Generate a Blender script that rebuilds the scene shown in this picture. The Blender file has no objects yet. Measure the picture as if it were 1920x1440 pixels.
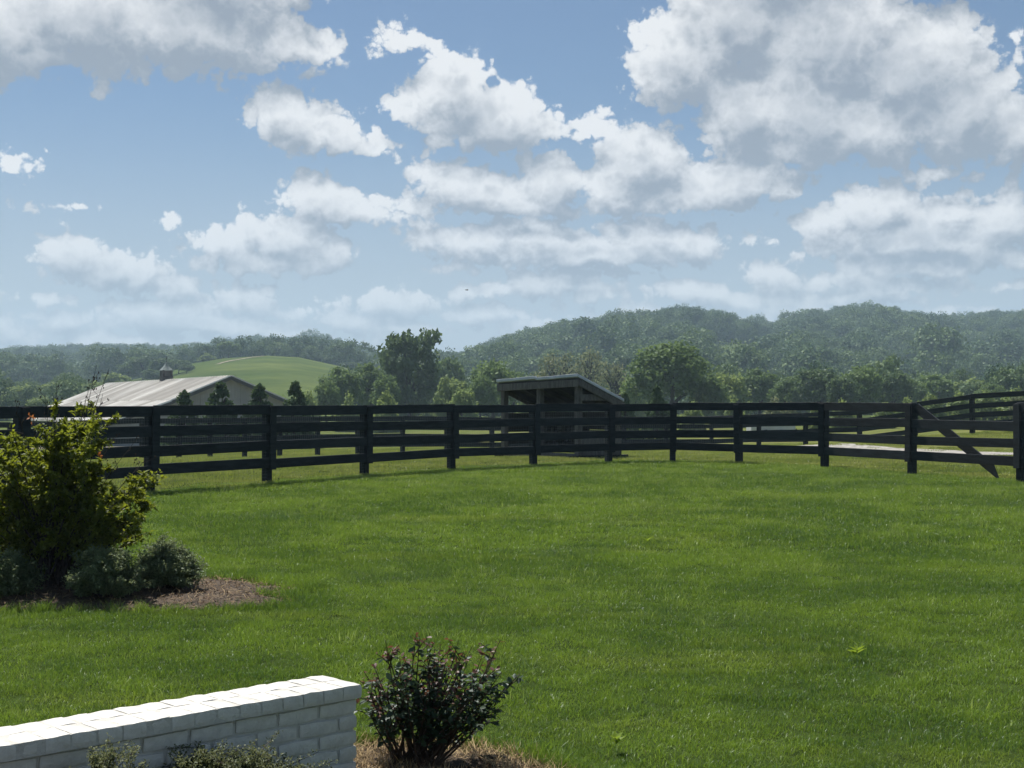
import bpy, math, random
import numpy as np
from mathutils import Vector, Matrix

# ------------------------------------------------------------------ camera
SC = bpy.context.scene
COL = SC.collection
EYE = 1.64
F = 2600.0                       # focal length in photo pixels (1920 wide)
PITCH = math.atan(40.0 / F)      # horizon sits a little under the middle
cam_d = bpy.data.cameras.new('camera'); cam_d.sensor_width = 36.0
cam_d.lens = 36.0 * F / 1920.0; cam_d.clip_start = 0.05; cam_d.clip_end = 9000
cam = bpy.data.objects.new('camera', cam_d); COL.objects.link(cam)
cam.location = (0, 0, EYE); cam.rotation_euler = (math.pi / 2 + PITCH, 0, 0)
SC.camera = cam

def P(px, py, d):
    """world point that the photo shows at (px, py), d metres along +Y"""
    cx = (px - 960.0) / F; cy = (720.0 - py) / F
    yy = math.cos(PITCH) - cy * math.sin(PITCH)
    zz = math.sin(PITCH) + cy * math.cos(PITCH)
    return Vector((cx / yy * d, d, EYE + zz / yy * d))

def XD(px, d):
    return (px - 960.0) / F * d

# ------------------------------------------------------------------ light
SUN_EL = math.radians(61); SUN_AZ = math.atan2(-0.50, 0.87)     # azimuth from +Y towards +X
sd = Vector((math.cos(SUN_EL) * math.sin(SUN_AZ), math.cos(SUN_EL) * math.cos(SUN_AZ), math.sin(SUN_EL)))
sun_d = bpy.data.lights.new('sun', 'SUN'); sun_d.energy = 4.8; sun_d.angle = math.radians(0.55)
sun_d.color = (1.0, 0.95, 0.87)
sun = bpy.data.objects.new('sun', sun_d); COL.objects.link(sun)
sun.rotation_euler = (-sd).to_track_quat('-Z', 'Y').to_euler()

SC.view_settings.view_transform = 'Standard'; SC.view_settings.look = 'None'
SC.view_settings.gamma = 1.0; SC.view_settings.exposure = 0.55
SC.render.engine = 'CYCLES'
SC.cycles.max_bounces = 7; SC.cycles.diffuse_bounces = 3; SC.cycles.glossy_bounces = 2
SC.cycles.transmission_bounces = 3; SC.cycles.transparent_max_bounces = 8; SC.cycles.volume_bounces = 1
SC.cycles.use_denoising = True; SC.cycles.use_adaptive_sampling = True; SC.cycles.adaptive_threshold = 0.02

# ---- node helpers
class NT:
    def __init__(s, tree):
        s.t = tree; s.n = tree.nodes; s.l = tree.links
    def new(s, typ, **kw):
        nd = s.n.new(typ)
        for k, v in kw.items(): setattr(nd, k, v)
        return nd
    def put(s, sock, v):
        if v is None: return
        if hasattr(v, 'is_output'): s.l.new(v, sock)
        else: sock.default_value = v
    def math(s, op, a, b=None, c=None, clamp=False):
        nd = s.new('ShaderNodeMath', operation=op, use_clamp=clamp)
        for i, v in enumerate((a, b, c)): s.put(nd.inputs[i], v)
        return nd.outputs[0]
    def vmath(s, op, a, b=None, c=None):
        nd = s.new('ShaderNodeVectorMath', operation=op)
        for i, v in enumerate((a, b, c)): s.put(nd.inputs[i], v)
        return nd.outputs[1] if op in ('LENGTH', 'DOT_PRODUCT', 'DISTANCE') else nd.outputs[0]
    def rng(s, v, a, b, c=0.0, d=1.0, smooth=True):
        nd = s.new('ShaderNodeMapRange', interpolation_type='SMOOTHSTEP' if smooth else 'LINEAR')
        s.put(nd.inputs['Value'], v)
        for k, x in zip(('From Min', 'From Max', 'To Min', 'To Max'), (a, b, c, d)): s.put(nd.inputs[k], x)
        return nd.outputs[0]
    def mix(s, f, a, b):
        nd = s.new('ShaderNodeMix', data_type='RGBA')
        s.put(nd.inputs[0], f); s.put(nd.inputs[6], a if hasattr(a, 'is_output') else (*a[:3], 1)); s.put(nd.inputs[7], b if hasattr(b, 'is_output') else (*b[:3], 1))
        return nd.outputs[2]
    def noise(s, vec, scale, detail=4, rough=0.55, col=False, dist=0.0):
        nd = s.new('ShaderNodeTexNoise')
        s.put(nd.inputs['Vector'], vec); nd.inputs['Scale'].default_value = scale
        nd.inputs['Detail'].default_value = detail; nd.inputs['Roughness'].default_value = rough
        nd.inputs['Distortion'].default_value = dist
        return nd.outputs['Color'] if col else nd.outputs['Fac']
    def xyz(s, x, y, z=0.0):
        nd = s.new('ShaderNodeCombineXYZ')
        for i, v in enumerate((x, y, z)): s.put(nd.inputs[i], v)
        return nd.outputs[0]

# ------------------------------------------------------------------ sky
world = bpy.data.worlds.new('World'); SC.world = world; world.use_nodes = True
W = NT(world.node_tree); W.n.clear()
sky = W.new('ShaderNodeTexSky', sky_type='NISHITA', sun_disc=False)
sky.sun_elevation = SUN_EL; sky.sun_rotation = SUN_AZ
sky.altitude = 200; sky.air_density = 1.0; sky.dust_density = 0.6; sky.ozone_density = 3.0
CLOUD_DARK = (2.7, 3.2, 3.95); CLOUD_LIT = (9.7, 9.75, 9.8); SKY_TINT = (0.65, 0.72, 0.78); SKY_LOW = (5.2, 5.8, 6.5); SKY_STRENGTH = 0.065
# cumulus puffs: (x, y, half width, half height) as bearings of the photo's clouds
PUFFS = [(-80,30,210,95),(150,20,230,100),(350,40,210,88),(520,78,105,50),(60,105,150,22),(400,-50,210,80),(-350,20,180,80),
 (725,62,40,26),(752,82,34,22),
 (535,205,62,52),(590,240,86,44),(690,277,56,18),(640,265,70,22),
 (850,160,92,62),(900,215,130,58),(985,240,85,36),(775,200,50,34),(1105,235,58,28),(1040,258,80,16),
 (1275,110,100,88),(1370,40,120,80),(1330,-10,90,50),(1560,70,190,120),(1710,120,150,110),(1800,195,115,100),
 (1500,200,150,85),(1620,235,210,60),(1400,205,110,75),(1905,250,80,60),(1480,275,150,28),(1780,-90,160,50),(1450,-70,180,80),
 (1205,300,95,66),(1165,350,80,48),(1395,335,135,38),(1300,368,150,32),(1240,255,55,28),
 (830,335,72,42),(910,360,115,42),(1030,345,82,50),(775,388,60,24),(980,390,150,20),
 (595,372,80,40),(665,395,90,28),
 (415,455,82,32),(540,445,95,45),(605,470,68,34),(510,490,140,22),
 (130,475,66,36),(215,508,100,30),(320,535,64,14),
 (22,303,42,24),(120,388,66,8),(320,413,19,14),
 (805,440,58,34),(900,448,95,36),(1010,450,90,38),(1190,448,82,40),(1300,465,78,34),(1100,470,220,28),
 (1640,395,95,50),(1565,415,80,34),(1770,408,85,40),(1885,415,80,42),(1720,450,220,28),(2050,420,120,45),
 (1435,457,38,15),(1770,325,80,16),
 (1010,528,76,24),(930,545,80,14),(1450,520,60,26),(1540,475,50,20),(1720,495,150,22),(1290,548,80,18),(1590,560,120,14),
 (300,592,110,26),(460,568,66,26),(400,612,160,16),(740,568,84,24),(670,600,110,14),(15,620,70,22),(-150,560,120,40),
 (1880,540,60,12),(1790,580,70,12),(760,620,90,12),(1130,545,60,14),(2100,560,130,30),
 (560,585,60,16),(900,590,100,14),(1180,590,90,14),(1480,585,110,16),(1660,535,120,16),(230,640,120,14),(100,560,60,14),(1000,610,90,12),
 (520,630,90,12),(1350,590,70,14),(1560,520,60,16),(1400,560,90,12),(860,500,60,12),(1100,510,90,12),(330,560,40,12),(640,640,80,10),(1850,480,90,20),(1700,560,70,12),(110,600,70,12)]
tc = W.new('ShaderNodeTexCoord')
sep = W.new('ShaderNodeSeparateXYZ'); W.l.new(tc.outputs['Generated'], sep.inputs[0])
u_ = W.math('ARCTAN2', sep.outputs[0], sep.outputs[1])
hyp = W.math('SQRT', W.math('ADD', W.math('MULTIPLY', sep.outputs[0], sep.outputs[0]), W.math('MULTIPLY', sep.outputs[1], sep.outputs[1])))
v_ = W.math('ARCTAN2', sep.outputs[2], hyp)
uv = W.xyz(u_, v_)
SUNWARD = (-0.008, 0.026, 0.0)
def warp(p):
    wn = W.noise(p, 30.0, 5.5, 0.58, col=True)
    pw = W.vmath('ADD', p, W.vmath('MULTIPLY_ADD', wn, (0.026, 0.020, 0.0), (-0.013, -0.010, 0.0)))
    big = W.noise(p, 34.0, 6.5, 0.60)
    bil = W.math('ABSOLUTE', W.math('SUBTRACT', W.noise(p, 44.0, 5.5, 0.54), 0.5))      # rounded billows
    fine = W.math('ADD', W.math('MULTIPLY_ADD', big, 1.35, -0.67), W.math('MULTIPLY_ADD', bil, 2.8, -0.30))
    return pw, fine
sun_step = W.new('ShaderNodeVectorMath', operation='SCALE'); sun_step.inputs[0].default_value = SUNWARD
W.l.new(W.rng(v_, 0.03, 0.21, 0.34, 1.0), sun_step.inputs['Scale'])
uv2 = W.vmath('ADD', uv, sun_step.outputs[0])
PW1, FN1 = warp(uv); PW2, FN2 = warp(uv2)
FN2 = W.math('ADD', W.math('MULTIPLY', FN1, 0.28), W.math('MULTIPLY', FN2, 0.72))      # broad shading over fine
puffs = []
for (x, y, rx, ry) in PUFFS:
    if y > 500: rx, ry = rx * 1.15, ry * 1.30
    c = P(x, y, 1.0) - Vector((0, 0, EYE))
    puffs.append((math.atan2(c.x, c.y), math.atan2(c.z, math.hypot(c.x, c.y)), rx * 1.12 / F, ry * 1.22 / F, min(1.25, max(0.35, (ry * 0.75 + rx * 0.25) / 60.0))))
skyc = W.vmath('MULTIPLY', sky.outputs[0], SKY_TINT)
skyc = W.mix(W.rng(v_, 0.0, 0.23, 0.92, 0.0), skyc, SKY_LOW)
low = W.rng(v_, 0.03, 0.15, 0.70, 1.0)
# cloud colour over the sky: bright where the field thins towards the sun, grey in the thick and below
sg = bpy.data.node_groups.new('cloud_shade', 'ShaderNodeTree')
for nm, ty in (('fa', 'NodeSocketFloat'), ('fb', 'NodeSocketFloat'), ('low', 'NodeSocketFloat'), ('sky', 'NodeSocketColor')): sg.interface.new_socket(nm, in_out='INPUT', socket_type=ty)
sg.interface.new_socket('out', in_out='OUTPUT', socket_type='NodeSocketShader')
S = NT(sg); si = S.new('NodeGroupInput'); so = S.new('NodeGroupOutput'); fa, fb = si.outputs[0], si.outputs[1]
alpha = S.rng(fa, 0.0, 0.22)
lit = S.rng(S.math('SUBTRACT', fa, fb), -0.60, 0.95)
thick = S.rng(fa, 0.35, 1.45, 1.0, 0.42)
lum = S.math('MULTIPLY', S.math('MULTIPLY_ADD', lit, 1.15, 0.06), thick)
cc = S.mix(S.math('MULTIPLY', S.math('MULTIPLY', alpha, si.outputs[2]), 0.97), si.outputs[3], S.mix(lum, CLOUD_DARK, CLOUD_LIT))
sb = S.new('ShaderNodeBackground'); sb.inputs['Strength'].default_value = SKY_STRENGTH; S.l.new(cc, sb.inputs[0]); S.l.new(sb.outputs[0], so.inputs[0])
def shade(fa, fb):
    nd = W.new('ShaderNodeGroup'); nd.node_tree = sg
    for i, q in enumerate((fa, fb, low, skyc)): W.l.new(q, nd.inputs[i])
    return nd.outputs[0]
def region(u0, u1, v0, v1):
    mg = 0.022; use = [p for p in puffs if p[0] + p[2] * 1.7 + mg > u0 and p[0] - p[2] * 1.7 - mg < u1 and p[1] + p[3] * 1.7 + mg > v0 and p[1] - p[3] * 1.7 - mg < v1]
    rg_ = bpy.data.node_groups.new('cloud_field', 'ShaderNodeTree')
    for nm, ty in (('pw', 'NodeSocketVector'), ('fn', 'NodeSocketFloat')): rg_.interface.new_socket(nm, in_out='INPUT', socket_type=ty)
    rg_.interface.new_socket('f', in_out='OUTPUT', socket_type='NodeSocketFloat')
    R = NT(rg_); ri = R.new('NodeGroupInput'); ro = R.new('NodeGroupOutput'); acc = None
    for (a, e, rx, ry, sz) in use:
        dd = R.math('MULTIPLY_ADD', R.vmath('LENGTH', R.vmath('MULTIPLY_ADD', ri.outputs[0], (1 / rx, 1 / ry, 0.0), (-a / rx, -e / ry, 0.0))), sz, -sz)
        acc = dd if acc is None else R.math('SMOOTH_MIN', acc, dd, 0.22)
    R.l.new(R.math('SUBTRACT', ri.outputs[1], acc) if acc is not None else R.math('ADD', ri.outputs[1], -3.0), ro.inputs[0])
    fs = []
    for pw, fn in ((PW1, FN1), (PW2, FN2)):
        nd = W.new('ShaderNodeGroup'); nd.node_tree = rg_; W.l.new(pw, nd.inputs[0]); W.l.new(fn, nd.inputs[1]); fs.append(W.math('ADD', nd.outputs[0], 0.13))
    return shade(*fs)
def pick(f, a, b):
    m = W.new('ShaderNodeMixShader'); W.l.new(f, m.inputs[0]); W.l.new(a, m.inputs[1]); W.l.new(b, m.inputs[2]); return m.outputs[0]
def columns(us, v0, v1):
    if len(us) == 2: return region(us[0], us[1], v0, v1)
    k = len(us) // 2
    return pick(W.math('GREATER_THAN', u_, us[k]), columns(us[:k + 1], v0, v1), columns(us[k:], v0, v1))
US = [-0.55, -0.28, -0.18, -0.09, 0.0, 0.09, 0.18, 0.28, 0.55]
rows = [(-0.5, 0.085), (0.085, 0.15), (0.15, 0.215), (0.215, 0.5)]
sh = [columns(US, *r) for r in rows]
inner = pick(W.math('GREATER_THAN', v_, 0.15), pick(W.math('GREATER_THAN', v_, 0.085), sh[0], sh[1]), pick(W.math('GREATER_THAN', v_, 0.215), sh[2], sh[3]))
# the same kind of broken cumulus goes on all round and overhead
def around(p):
    n = W.noise(p, 4.2, 6.0, 0.56); return W.math('MULTIPLY', W.math('SUBTRACT', n, 0.555), 5.0)
outer = shade(around(tc.outputs['Generated']), around(W.vmath('ADD', tc.outputs['Generated'], (0.0, 0.0, 0.012))))
out_m = W.math('MAXIMUM', W.rng(W.math('ABSOLUTE', u_), 0.44, 0.54), W.rng(v_, 0.36, 0.44))
final = pick(out_m, inner, outer)
wo = W.new('ShaderNodeOutputWorld'); W.l.new(final, wo.inputs[0])
world.cycles.sampling_method = 'MANUAL'; world.cycles.sample_map_resolution = 512

# ------------------------------------------------------------------ materials
MATS = {}
def mat(name):
    m = bpy.data.materials.new(name); m.use_nodes = True
    t = NT(m.node_tree); t.n.clear()
    out = t.new('ShaderNodeOutputMaterial')
    MATS[name] = m
    return m, t, out

def pos(t):
    return t.new('ShaderNodeNewGeometry').outputs['Position']
def objc(t):
    return t.new('ShaderNodeTexCoord').outputs['Object']

def leaf_mat(name, c1, c2, trans=0.4, gloss=0.012, rough=0.5, tcol=None, per_obj=0.35, patch=0.6, patch_scale=0.5):
    m, t, out = mat(name)
    g = t.new('ShaderNodeNewGeometry')
    oi = t.new('ShaderNodeObjectInfo')
    n = t.noise(objc(t), patch_scale, 3, 0.6)
    f = t.math('ADD', t.math('MULTIPLY', g.outputs['Random Per Island'], 0.55), t.math('MULTIPLY', t.math('SUBTRACT', n, 0.5), patch * 2), clamp=False)
    f = t.math('ADD', f, t.math('MULTIPLY', t.math('SUBTRACT', oi.outputs['Random'], 0.3), per_obj), clamp=True)
    c = t.mix(f, c1, c2)
    d = t.new('ShaderNodeBsdfDiffuse'); t.l.new(c, d.inputs[0])
    tr = t.new('ShaderNodeBsdfTranslucent')
    tcn = t.mix(0.5, c, tcol or tuple(min(1, x * 1.5) for x in c2)); t.l.new(tcn, tr.inputs[0])
    mx = t.new('ShaderNodeMixShader'); mx.inputs[0].default_value = trans
    t.l.new(d.outputs[0], mx.inputs[1]); t.l.new(tr.outputs[0], mx.inputs[2])
    gl = t.new('ShaderNodeBsdfGlossy'); gl.inputs['Roughness'].default_value = rough; gl.inputs[0].default_value = (.9, .95, 1, 1)
    m2 = t.new('ShaderNodeMixShader'); m2.inputs[0].default_value = gloss
    t.l.new(mx.outputs[0], m2.inputs[1]); t.l.new(gl.outputs[0], m2.inputs[2])
    t.l.new(m2.outputs[0], out.inputs[0])
    return m

def surf_mat(name, c1, c2, scale=6, rough=0.8, bump=0.0, bscale=40, metal=0.0, stretch=None, detail=5, use_pos=False, per_obj=0.0, spec=0.3):
    m, t, out = mat(name)
    v = pos(t) if use_pos else objc(t)
    if stretch: v = t.vmath('MULTIPLY', v, stretch)
    n = t.noise(v, scale, detail, 0.62)
    f = t.rng(n, 0.3, 0.7)
    if per_obj:
        oi = t.new('ShaderNodeObjectInfo')
        f = t.math('ADD', f, t.math('MULTIPLY', t.math('SUBTRACT', oi.outputs['Random'], 0.5), per_obj), clamp=True)
    c = t.mix(f, c1, c2)
    b = t.new('ShaderNodeBsdfPrincipled'); t.l.new(c, b.inputs['Base Color'])
    b.inputs['Roughness'].default_value = rough; b.inputs['Metallic'].default_value = metal
    b.inputs['Specular IOR Level'].default_value = spec
    if bump:
        bn = t.new('ShaderNodeBump'); bn.inputs['Strength'].default_value = bump; bn.inputs['Distance'].default_value = 0.01
        t.l.new(t.noise(v, bscale, 5, 0.6), bn.inputs['Height']); t.l.new(bn.outputs[0], b.inputs['Normal'])
    t.l.new(b.outputs[0], out.inputs[0])
    return m

surf_mat('black_paint', (0.006, 0.011, 0.015), (0.020, 0.028, 0.034), 3, 0.7, 0.6, 40, stretch=(1, 1, 6), per_obj=0.7, spec=0.25)
surf_mat('white_paint', (0.55, 0.53, 0.485), (0.68, 0.66, 0.61), 14, 0.6, 0.55, 55, per_obj=0.35)
surf_mat('mortar', (0.48, 0.465, 0.425), (0.58, 0.565, 0.52), 20, 0.85, 0.6, 90)
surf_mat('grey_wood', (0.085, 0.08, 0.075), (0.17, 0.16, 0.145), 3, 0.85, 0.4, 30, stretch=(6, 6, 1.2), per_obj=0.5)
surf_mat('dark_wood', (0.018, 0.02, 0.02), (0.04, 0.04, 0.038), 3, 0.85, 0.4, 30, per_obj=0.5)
surf_mat('shed_metal', (0.42, 0.45, 0.50), (0.60, 0.64, 0.70), 1.5, 0.45, 0.0, metal=0.0, spec=0.5)
surf_mat('roof_metal', (0.60, 0.56, 0.50), (0.90, 0.87, 0.81), 0.12, 0.45, 0.0, metal=0.0, per_obj=1.7, spec=0.6)
surf_mat('roof_trim', (0.05, 0.055, 0.06), (0.08, 0.085, 0.09), 1, 0.6)
surf_mat('siding', (0.24, 0.25, 0.26), (0.31, 0.32, 0.33), 0.4, 0.7, stretch=(3, 3, 0.6), per_obj=0.3)
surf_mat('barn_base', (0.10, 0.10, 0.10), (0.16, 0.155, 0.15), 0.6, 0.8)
surf_mat('cupola_wood', (0.035, 0.035, 0.04), (0.07, 0.07, 0.075), 3, 0.7)
surf_mat('copper', (0.16, 0.20, 0.19), (0.26, 0.30, 0.29), 3, 0.55, metal=0.2)
surf_mat('bark', (0.030, 0.026, 0.022), (0.075, 0.066, 0.056), 3, 0.9, 0.8, 8)
surf_mat('twig', (0.022, 0.018, 0.015), (0.06, 0.045, 0.035), 20, 0.85)
surf_mat('cane', (0.030, 0.020, 0.014), (0.075, 0.045, 0.028), 16, 0.75)
surf_mat('wire', (0.16, 0.17, 0.18), (0.25, 0.26, 0.27), 8, 0.5, metal=0.7)
surf_mat('gravel', (0.20, 0.19, 0.175), (0.40, 0.38, 0.35), 5, 0.95, 1.0, 22, use_pos=True, detail=8)
surf_mat('dirt', (0.20, 0.17, 0.12), (0.30, 0.26, 0.19), 0.6, 0.95, use_pos=True)
surf_mat('trailer_paint', (0.48, 0.50, 0.50), (0.58, 0.60, 0.60), 1.0, 0.5)
surf_mat('tyre', (0.015, 0.015, 0.016), (0.03, 0.03, 0.03), 4, 0.85)
surf_mat('bird_dark', (0.02, 0.02, 0.02), (0.04, 0.035, 0.03), 8, 0.8)
surf_mat('straw', (0.26, 0.18, 0.09), (0.44, 0.33, 0.17), 1, 0.85, use_pos=True, per_obj=0.4)
surf_mat('chip', (0.045, 0.028, 0.017), (0.17, 0.108, 0.064), 30, 0.9, use_pos=True)
# mulch soil
surf_mat('mulch_soil', (0.030, 0.022, 0.016), (0.12, 0.088, 0.060), 14, 0.95, 1.0, 60, use_pos=True, detail=8)

def ground_mat():
    m, t, out = mat('pasture')
    p = pos(t)
    s = t.new('ShaderNodeSeparateXYZ'); t.l.new(p, s.inputs[0])
    n1 = t.noise(p, 0.35, 5, 0.6); n2 = t.noise(p, 4.0, 6, 0.65); n3 = t.noise(p, 0.02, 4, 0.5)
    lawn = t.mix(t.rng(n2, .3, .7), (0.022, 0.034, 0.010), (0.045, 0.070, 0.018))
    padd = t.mix(t.rng(n1, .3, .7), (0.085, 0.110, 0.030), (0.165, 0.170, 0.062))
    far = t.mix(t.rng(n3, .35, .65), (0.064, 0.096, 0.026), (0.118, 0.148, 0.044))
    far = t.mix(t.math('MULTIPLY', t.rng(t.noise(p, .06, 6, .7), .35, .65), .6), far, (0.042, 0.066, 0.022))
    c = t.mix(t.rng(s.outputs[1], 33, 36), lawn, padd)
    c = t.mix(t.rng(s.outputs[1], 70, 200), c, far)
    b = t.new('ShaderNodeBsdfDiffuse'); t.l.new(c, b.inputs[0]); t.l.new(b.outputs[0], out.inputs[0])
    return m
ground_mat()
def wood_floor_mat():
    m, t, out = mat('wood_floor')
    n = t.noise(pos(t), 0.05, 4, 0.6)
    b = t.new('ShaderNodeBsdfDiffuse'); t.l.new(t.mix(n, (0.02, 0.03, 0.012), (0.04, 0.055, 0.02)), b.inputs[0]); t.l.new(b.outputs[0], out.inputs[0])
wood_floor_mat()

def grass_mat(name, ca, cb, cy, gloss=0.02):
    m, t, out = mat(name)
    g = t.new('ShaderNodeNewGeometry'); p = g.outputs['Position']
    n1 = t.noise(p, 0.42, 4, 0.6); n2 = t.noise(p, 1.7, 3, 0.6); n3 = t.noise(t.vmath('MULTIPLY', p, (0.35, 1.0, 1.0)), 0.9, 3, 0.6)
    f = t.math('ADD', t.rng(n1, .39, .61), t.math('MULTIPLY', t.math('SUBTRACT', n2, .5), 1.7))
    f = t.math('ADD', f, t.math('MULTIPLY', t.math('SUBTRACT', g.outputs['Random Per Island'], .5), .55), clamp=True)
    c = t.mix(f, ca, cb)
    c = t.mix(t.math('MULTIPLY', t.rng(n3, .52, .72), .6), c, cy)
    n4 = t.noise(p, 0.55, 3, 0.55)
    c = t.mix(t.math('MULTIPLY', t.rng(n4, .55, .68), .55), c, (0.055, 0.115, 0.048))
    dry = t.math('GREATER_THAN', g.outputs['Random Per Island'], 0.965)
    c = t.mix(t.math('MULTIPLY', dry, .7), c, (0.26, 0.24, 0.11))
    d = t.new('ShaderNodeBsdfDiffuse'); t.l.new(c, d.inputs[0])
    tr = t.new('ShaderNodeBsdfTranslucent'); t.l.new(t.mix(.35, c, (0.34, 0.49, 0.03)), tr.inputs[0])
    mx = t.new('ShaderNodeMixShader'); mx.inputs[0].default_value = .42
    t.l.new(d.outputs[0], mx.inputs[1]); t.l.new(tr.outputs[0], mx.inputs[2])
    gl = t.new('ShaderNodeBsdfGlossy'); gl.inputs['Roughness'].default_value = .38; gl.inputs[0].default_value = (.9, .95, 1, 1)
    m2 = t.new('ShaderNodeMixShader'); m2.inputs[0].default_value = gloss
    t.l.new(mx.outputs[0], m2.inputs[1]); t.l.new(gl.outputs[0], m2.inputs[2])
    t.l.new(m2.outputs[0], out.inputs[0])
grass_mat('lawn_grass', (0.062, 0.134, 0.026), (0.180, 0.278, 0.038), (0.300, 0.365, 0.062))
grass_mat('tall_grass', (0.190, 0.270, 0.065), (0.300, 0.370, 0.110), (0.350, 0.390, 0.130))
grass_mat('paddock_grass', (0.210, 0.240, 0.066), (0.320, 0.325, 0.105), (0.390, 0.360, 0.145))
leaf_mat('leaf_dark', (0.055, 0.092, 0.046), (0.135, 0.195, 0.075), trans=.30)
leaf_mat('leaf_mid', (0.08, 0.132, 0.05), (0.185, 0.26, 0.085), trans=.34)
leaf_mat('leaf_light', (0.12, 0.175, 0.055), (0.27, 0.335, 0.11), trans=.38)
leaf_mat('leaf_pale', (0.12, 0.15, 0.075), (0.25, 0.27, 0.15), trans=.38)
leaf_mat('leaf_conifer', (0.04, 0.075, 0.036), (0.105, 0.16, 0.065), trans=.22)
leaf_mat('leaf_forest', (0.036, 0.08, 0.038), (0.15, 0.212, 0.082), trans=.16, per_obj=0.9, patch=.25)
leaf_mat('leaf_abelia', (0.09, 0.125, 0.018), (0.36, 0.38, 0.042), trans=.52, gloss=.022, patch=.5, patch_scale=2.2, tcol=(0.30, 0.34, 0.02))
leaf_mat('leaf_blue', (0.075, 0.115, 0.052), (0.27, 0.315, 0.15), trans=.28, gloss=.022, patch=.5, patch_scale=6)
leaf_mat('leaf_box', (0.075, 0.095, 0.036), (0.22, 0.235, 0.1), trans=.30, gloss=.02, patch=.5, patch_scale=8)
leaf_mat('leaf_rose', (0.022, 0.046, 0.022), (0.06, 0.098, 0.042), trans=.28, gloss=.035, rough=.50, patch=.3, patch_scale=5)
leaf_mat('leaf_rose_red', (0.085, 0.034, 0.024), (0.18, 0.075, 0.038), trans=.32, gloss=.04, rough=.50, patch=.3, patch_scale=5)
leaf_mat('leaf_orange', (0.30, 0.10, 0.035), (0.45, 0.18, 0.05), trans=.35)
leaf_mat('weed', (0.14, 0.22, 0.02), (0.24, 0.32, 0.03), trans=.45)

# ------------------------------------------------------------------ mesh helpers
def mesh_np(name, V, polys, m=None, smooth=False):
    """polys: list of int arrays (k, n) of n-gons"""
    me = bpy.data.meshes.new(name)
    V = np.asarray(V, dtype=np.float32)
    me.vertices.add(len(V)); me.vertices.foreach_set('co', V.ravel())
    loops, starts, tot, s = [], [], [], 0
    for a in polys:
        a = np.asarray(a, dtype=np.int32)
        if a.size == 0: continue
        k, n = a.shape
        loops.append(a.ravel()); starts.append(s + np.arange(k) * n); tot.append(np.full(k, n)); s += k * n
    loops = np.concatenate(loops); starts = np.concatenate(starts); tot = np.concatenate(tot)
    me.loops.add(len(loops)); me.loops.foreach_set('vertex_index', loops.astype(np.int32))
    me.polygons.add(len(starts)); me.polygons.foreach_set('loop_start', starts.astype(np.int32))
    try: me.polygons.foreach_set('loop_total', tot.astype(np.int32))
    except Exception: pass
    if smooth: me.polygons.foreach_set('use_smooth', np.ones(len(starts), dtype=bool))
    me.update(calc_edges=True); me.validate()
    if m: me.materials.append(MATS[m])
    return me

class MB:
    def __init__(s): s.v = []; s.f = []; s.n = 0
    def add(s, vs, fs):
        s.v.extend([tuple(v) for v in vs]); s.f.extend([tuple(i + s.n for i in f) for f in fs]); s.n += len(vs)
    def box(s, c, ux, uy, uz):
        """c centre, ux uy uz half-axis vectors"""
        c, ux, uy, uz = map(Vector, (c, ux, uy, uz))
        vs = [c + a * ux + b * uy + d * uz for d in (-1, 1) for b in (-1, 1) for a in (-1, 1)]
        s.add(vs, [(0, 2, 3, 1), (4, 5, 7, 6), (0, 1, 5, 4), (2, 6, 7, 3), (0, 4, 6, 2), (1, 3, 7, 5)])
    def tube(s, pts, rad, n=6):
        pts = [Vector(p) for p in pts]; ring = []
        for i, p in enumerate(pts):
            d = (pts[min(i + 1, len(pts) - 1)] - pts[max(i - 1, 0)])
            if d.length < 1e-9: d = Vector((0, 0, 1))
            d.normalize(); a = d.cross(Vector((0.31, 0.72, 0.11)))
            a.normalize(); b = d.cross(a)
            ring.append([p + (a * math.cos(k * 2 * math.pi / n) + b * math.sin(k * 2 * math.pi / n)) * rad[i] for k in range(n)])
        vs = [v for r in ring for v in r]; fs = []
        for i in range(len(pts) - 1):
            for k in range(n):
                k2 = (k + 1) % n
                fs.append((i * n + k, i * n + k2, (i + 1) * n + k2, (i + 1) * n + k))
        fs.append(tuple(range(n - 1, -1, -1))); fs.append(tuple((len(pts) - 1) * n + k for k in range(n)))
        s.add(vs, fs)
    def mesh(s, name, m, smooth=False):
        me = bpy.data.meshes.new(name); me.from_pydata(s.v, [], s.f); me.materials.append(MATS[m])
        if smooth: me.polygons.foreach_set('use_smooth', [True] * len(me.polygons))
        return me

def obj(name, me, parent=None, loc=None, label=None, cat=None, group=None, kind=None):
    o = bpy.data.objects.new(name, me); COL.objects.link(o)
    if parent: o.parent = parent
    if loc is not None: o.location = loc
    tag(o, label, cat, group, kind); return o
def tag(o, label=None, cat=None, group=None, kind=None):
    for k, v in (('label', label), ('category', cat), ('group', group), ('kind', kind)):
        if v: o[k] = v
def bevel(o, w=0.006, seg=1):
    b = o.modifiers.new('bevel', 'BEVEL'); b.width = w; b.segments = seg; b.limit_method = 'ANGLE'

def rnd_unit(rng, n):
    v = rng.normal(size=(n, 3)); return v / np.linalg.norm(v, axis=1, keepdims=True)

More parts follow.
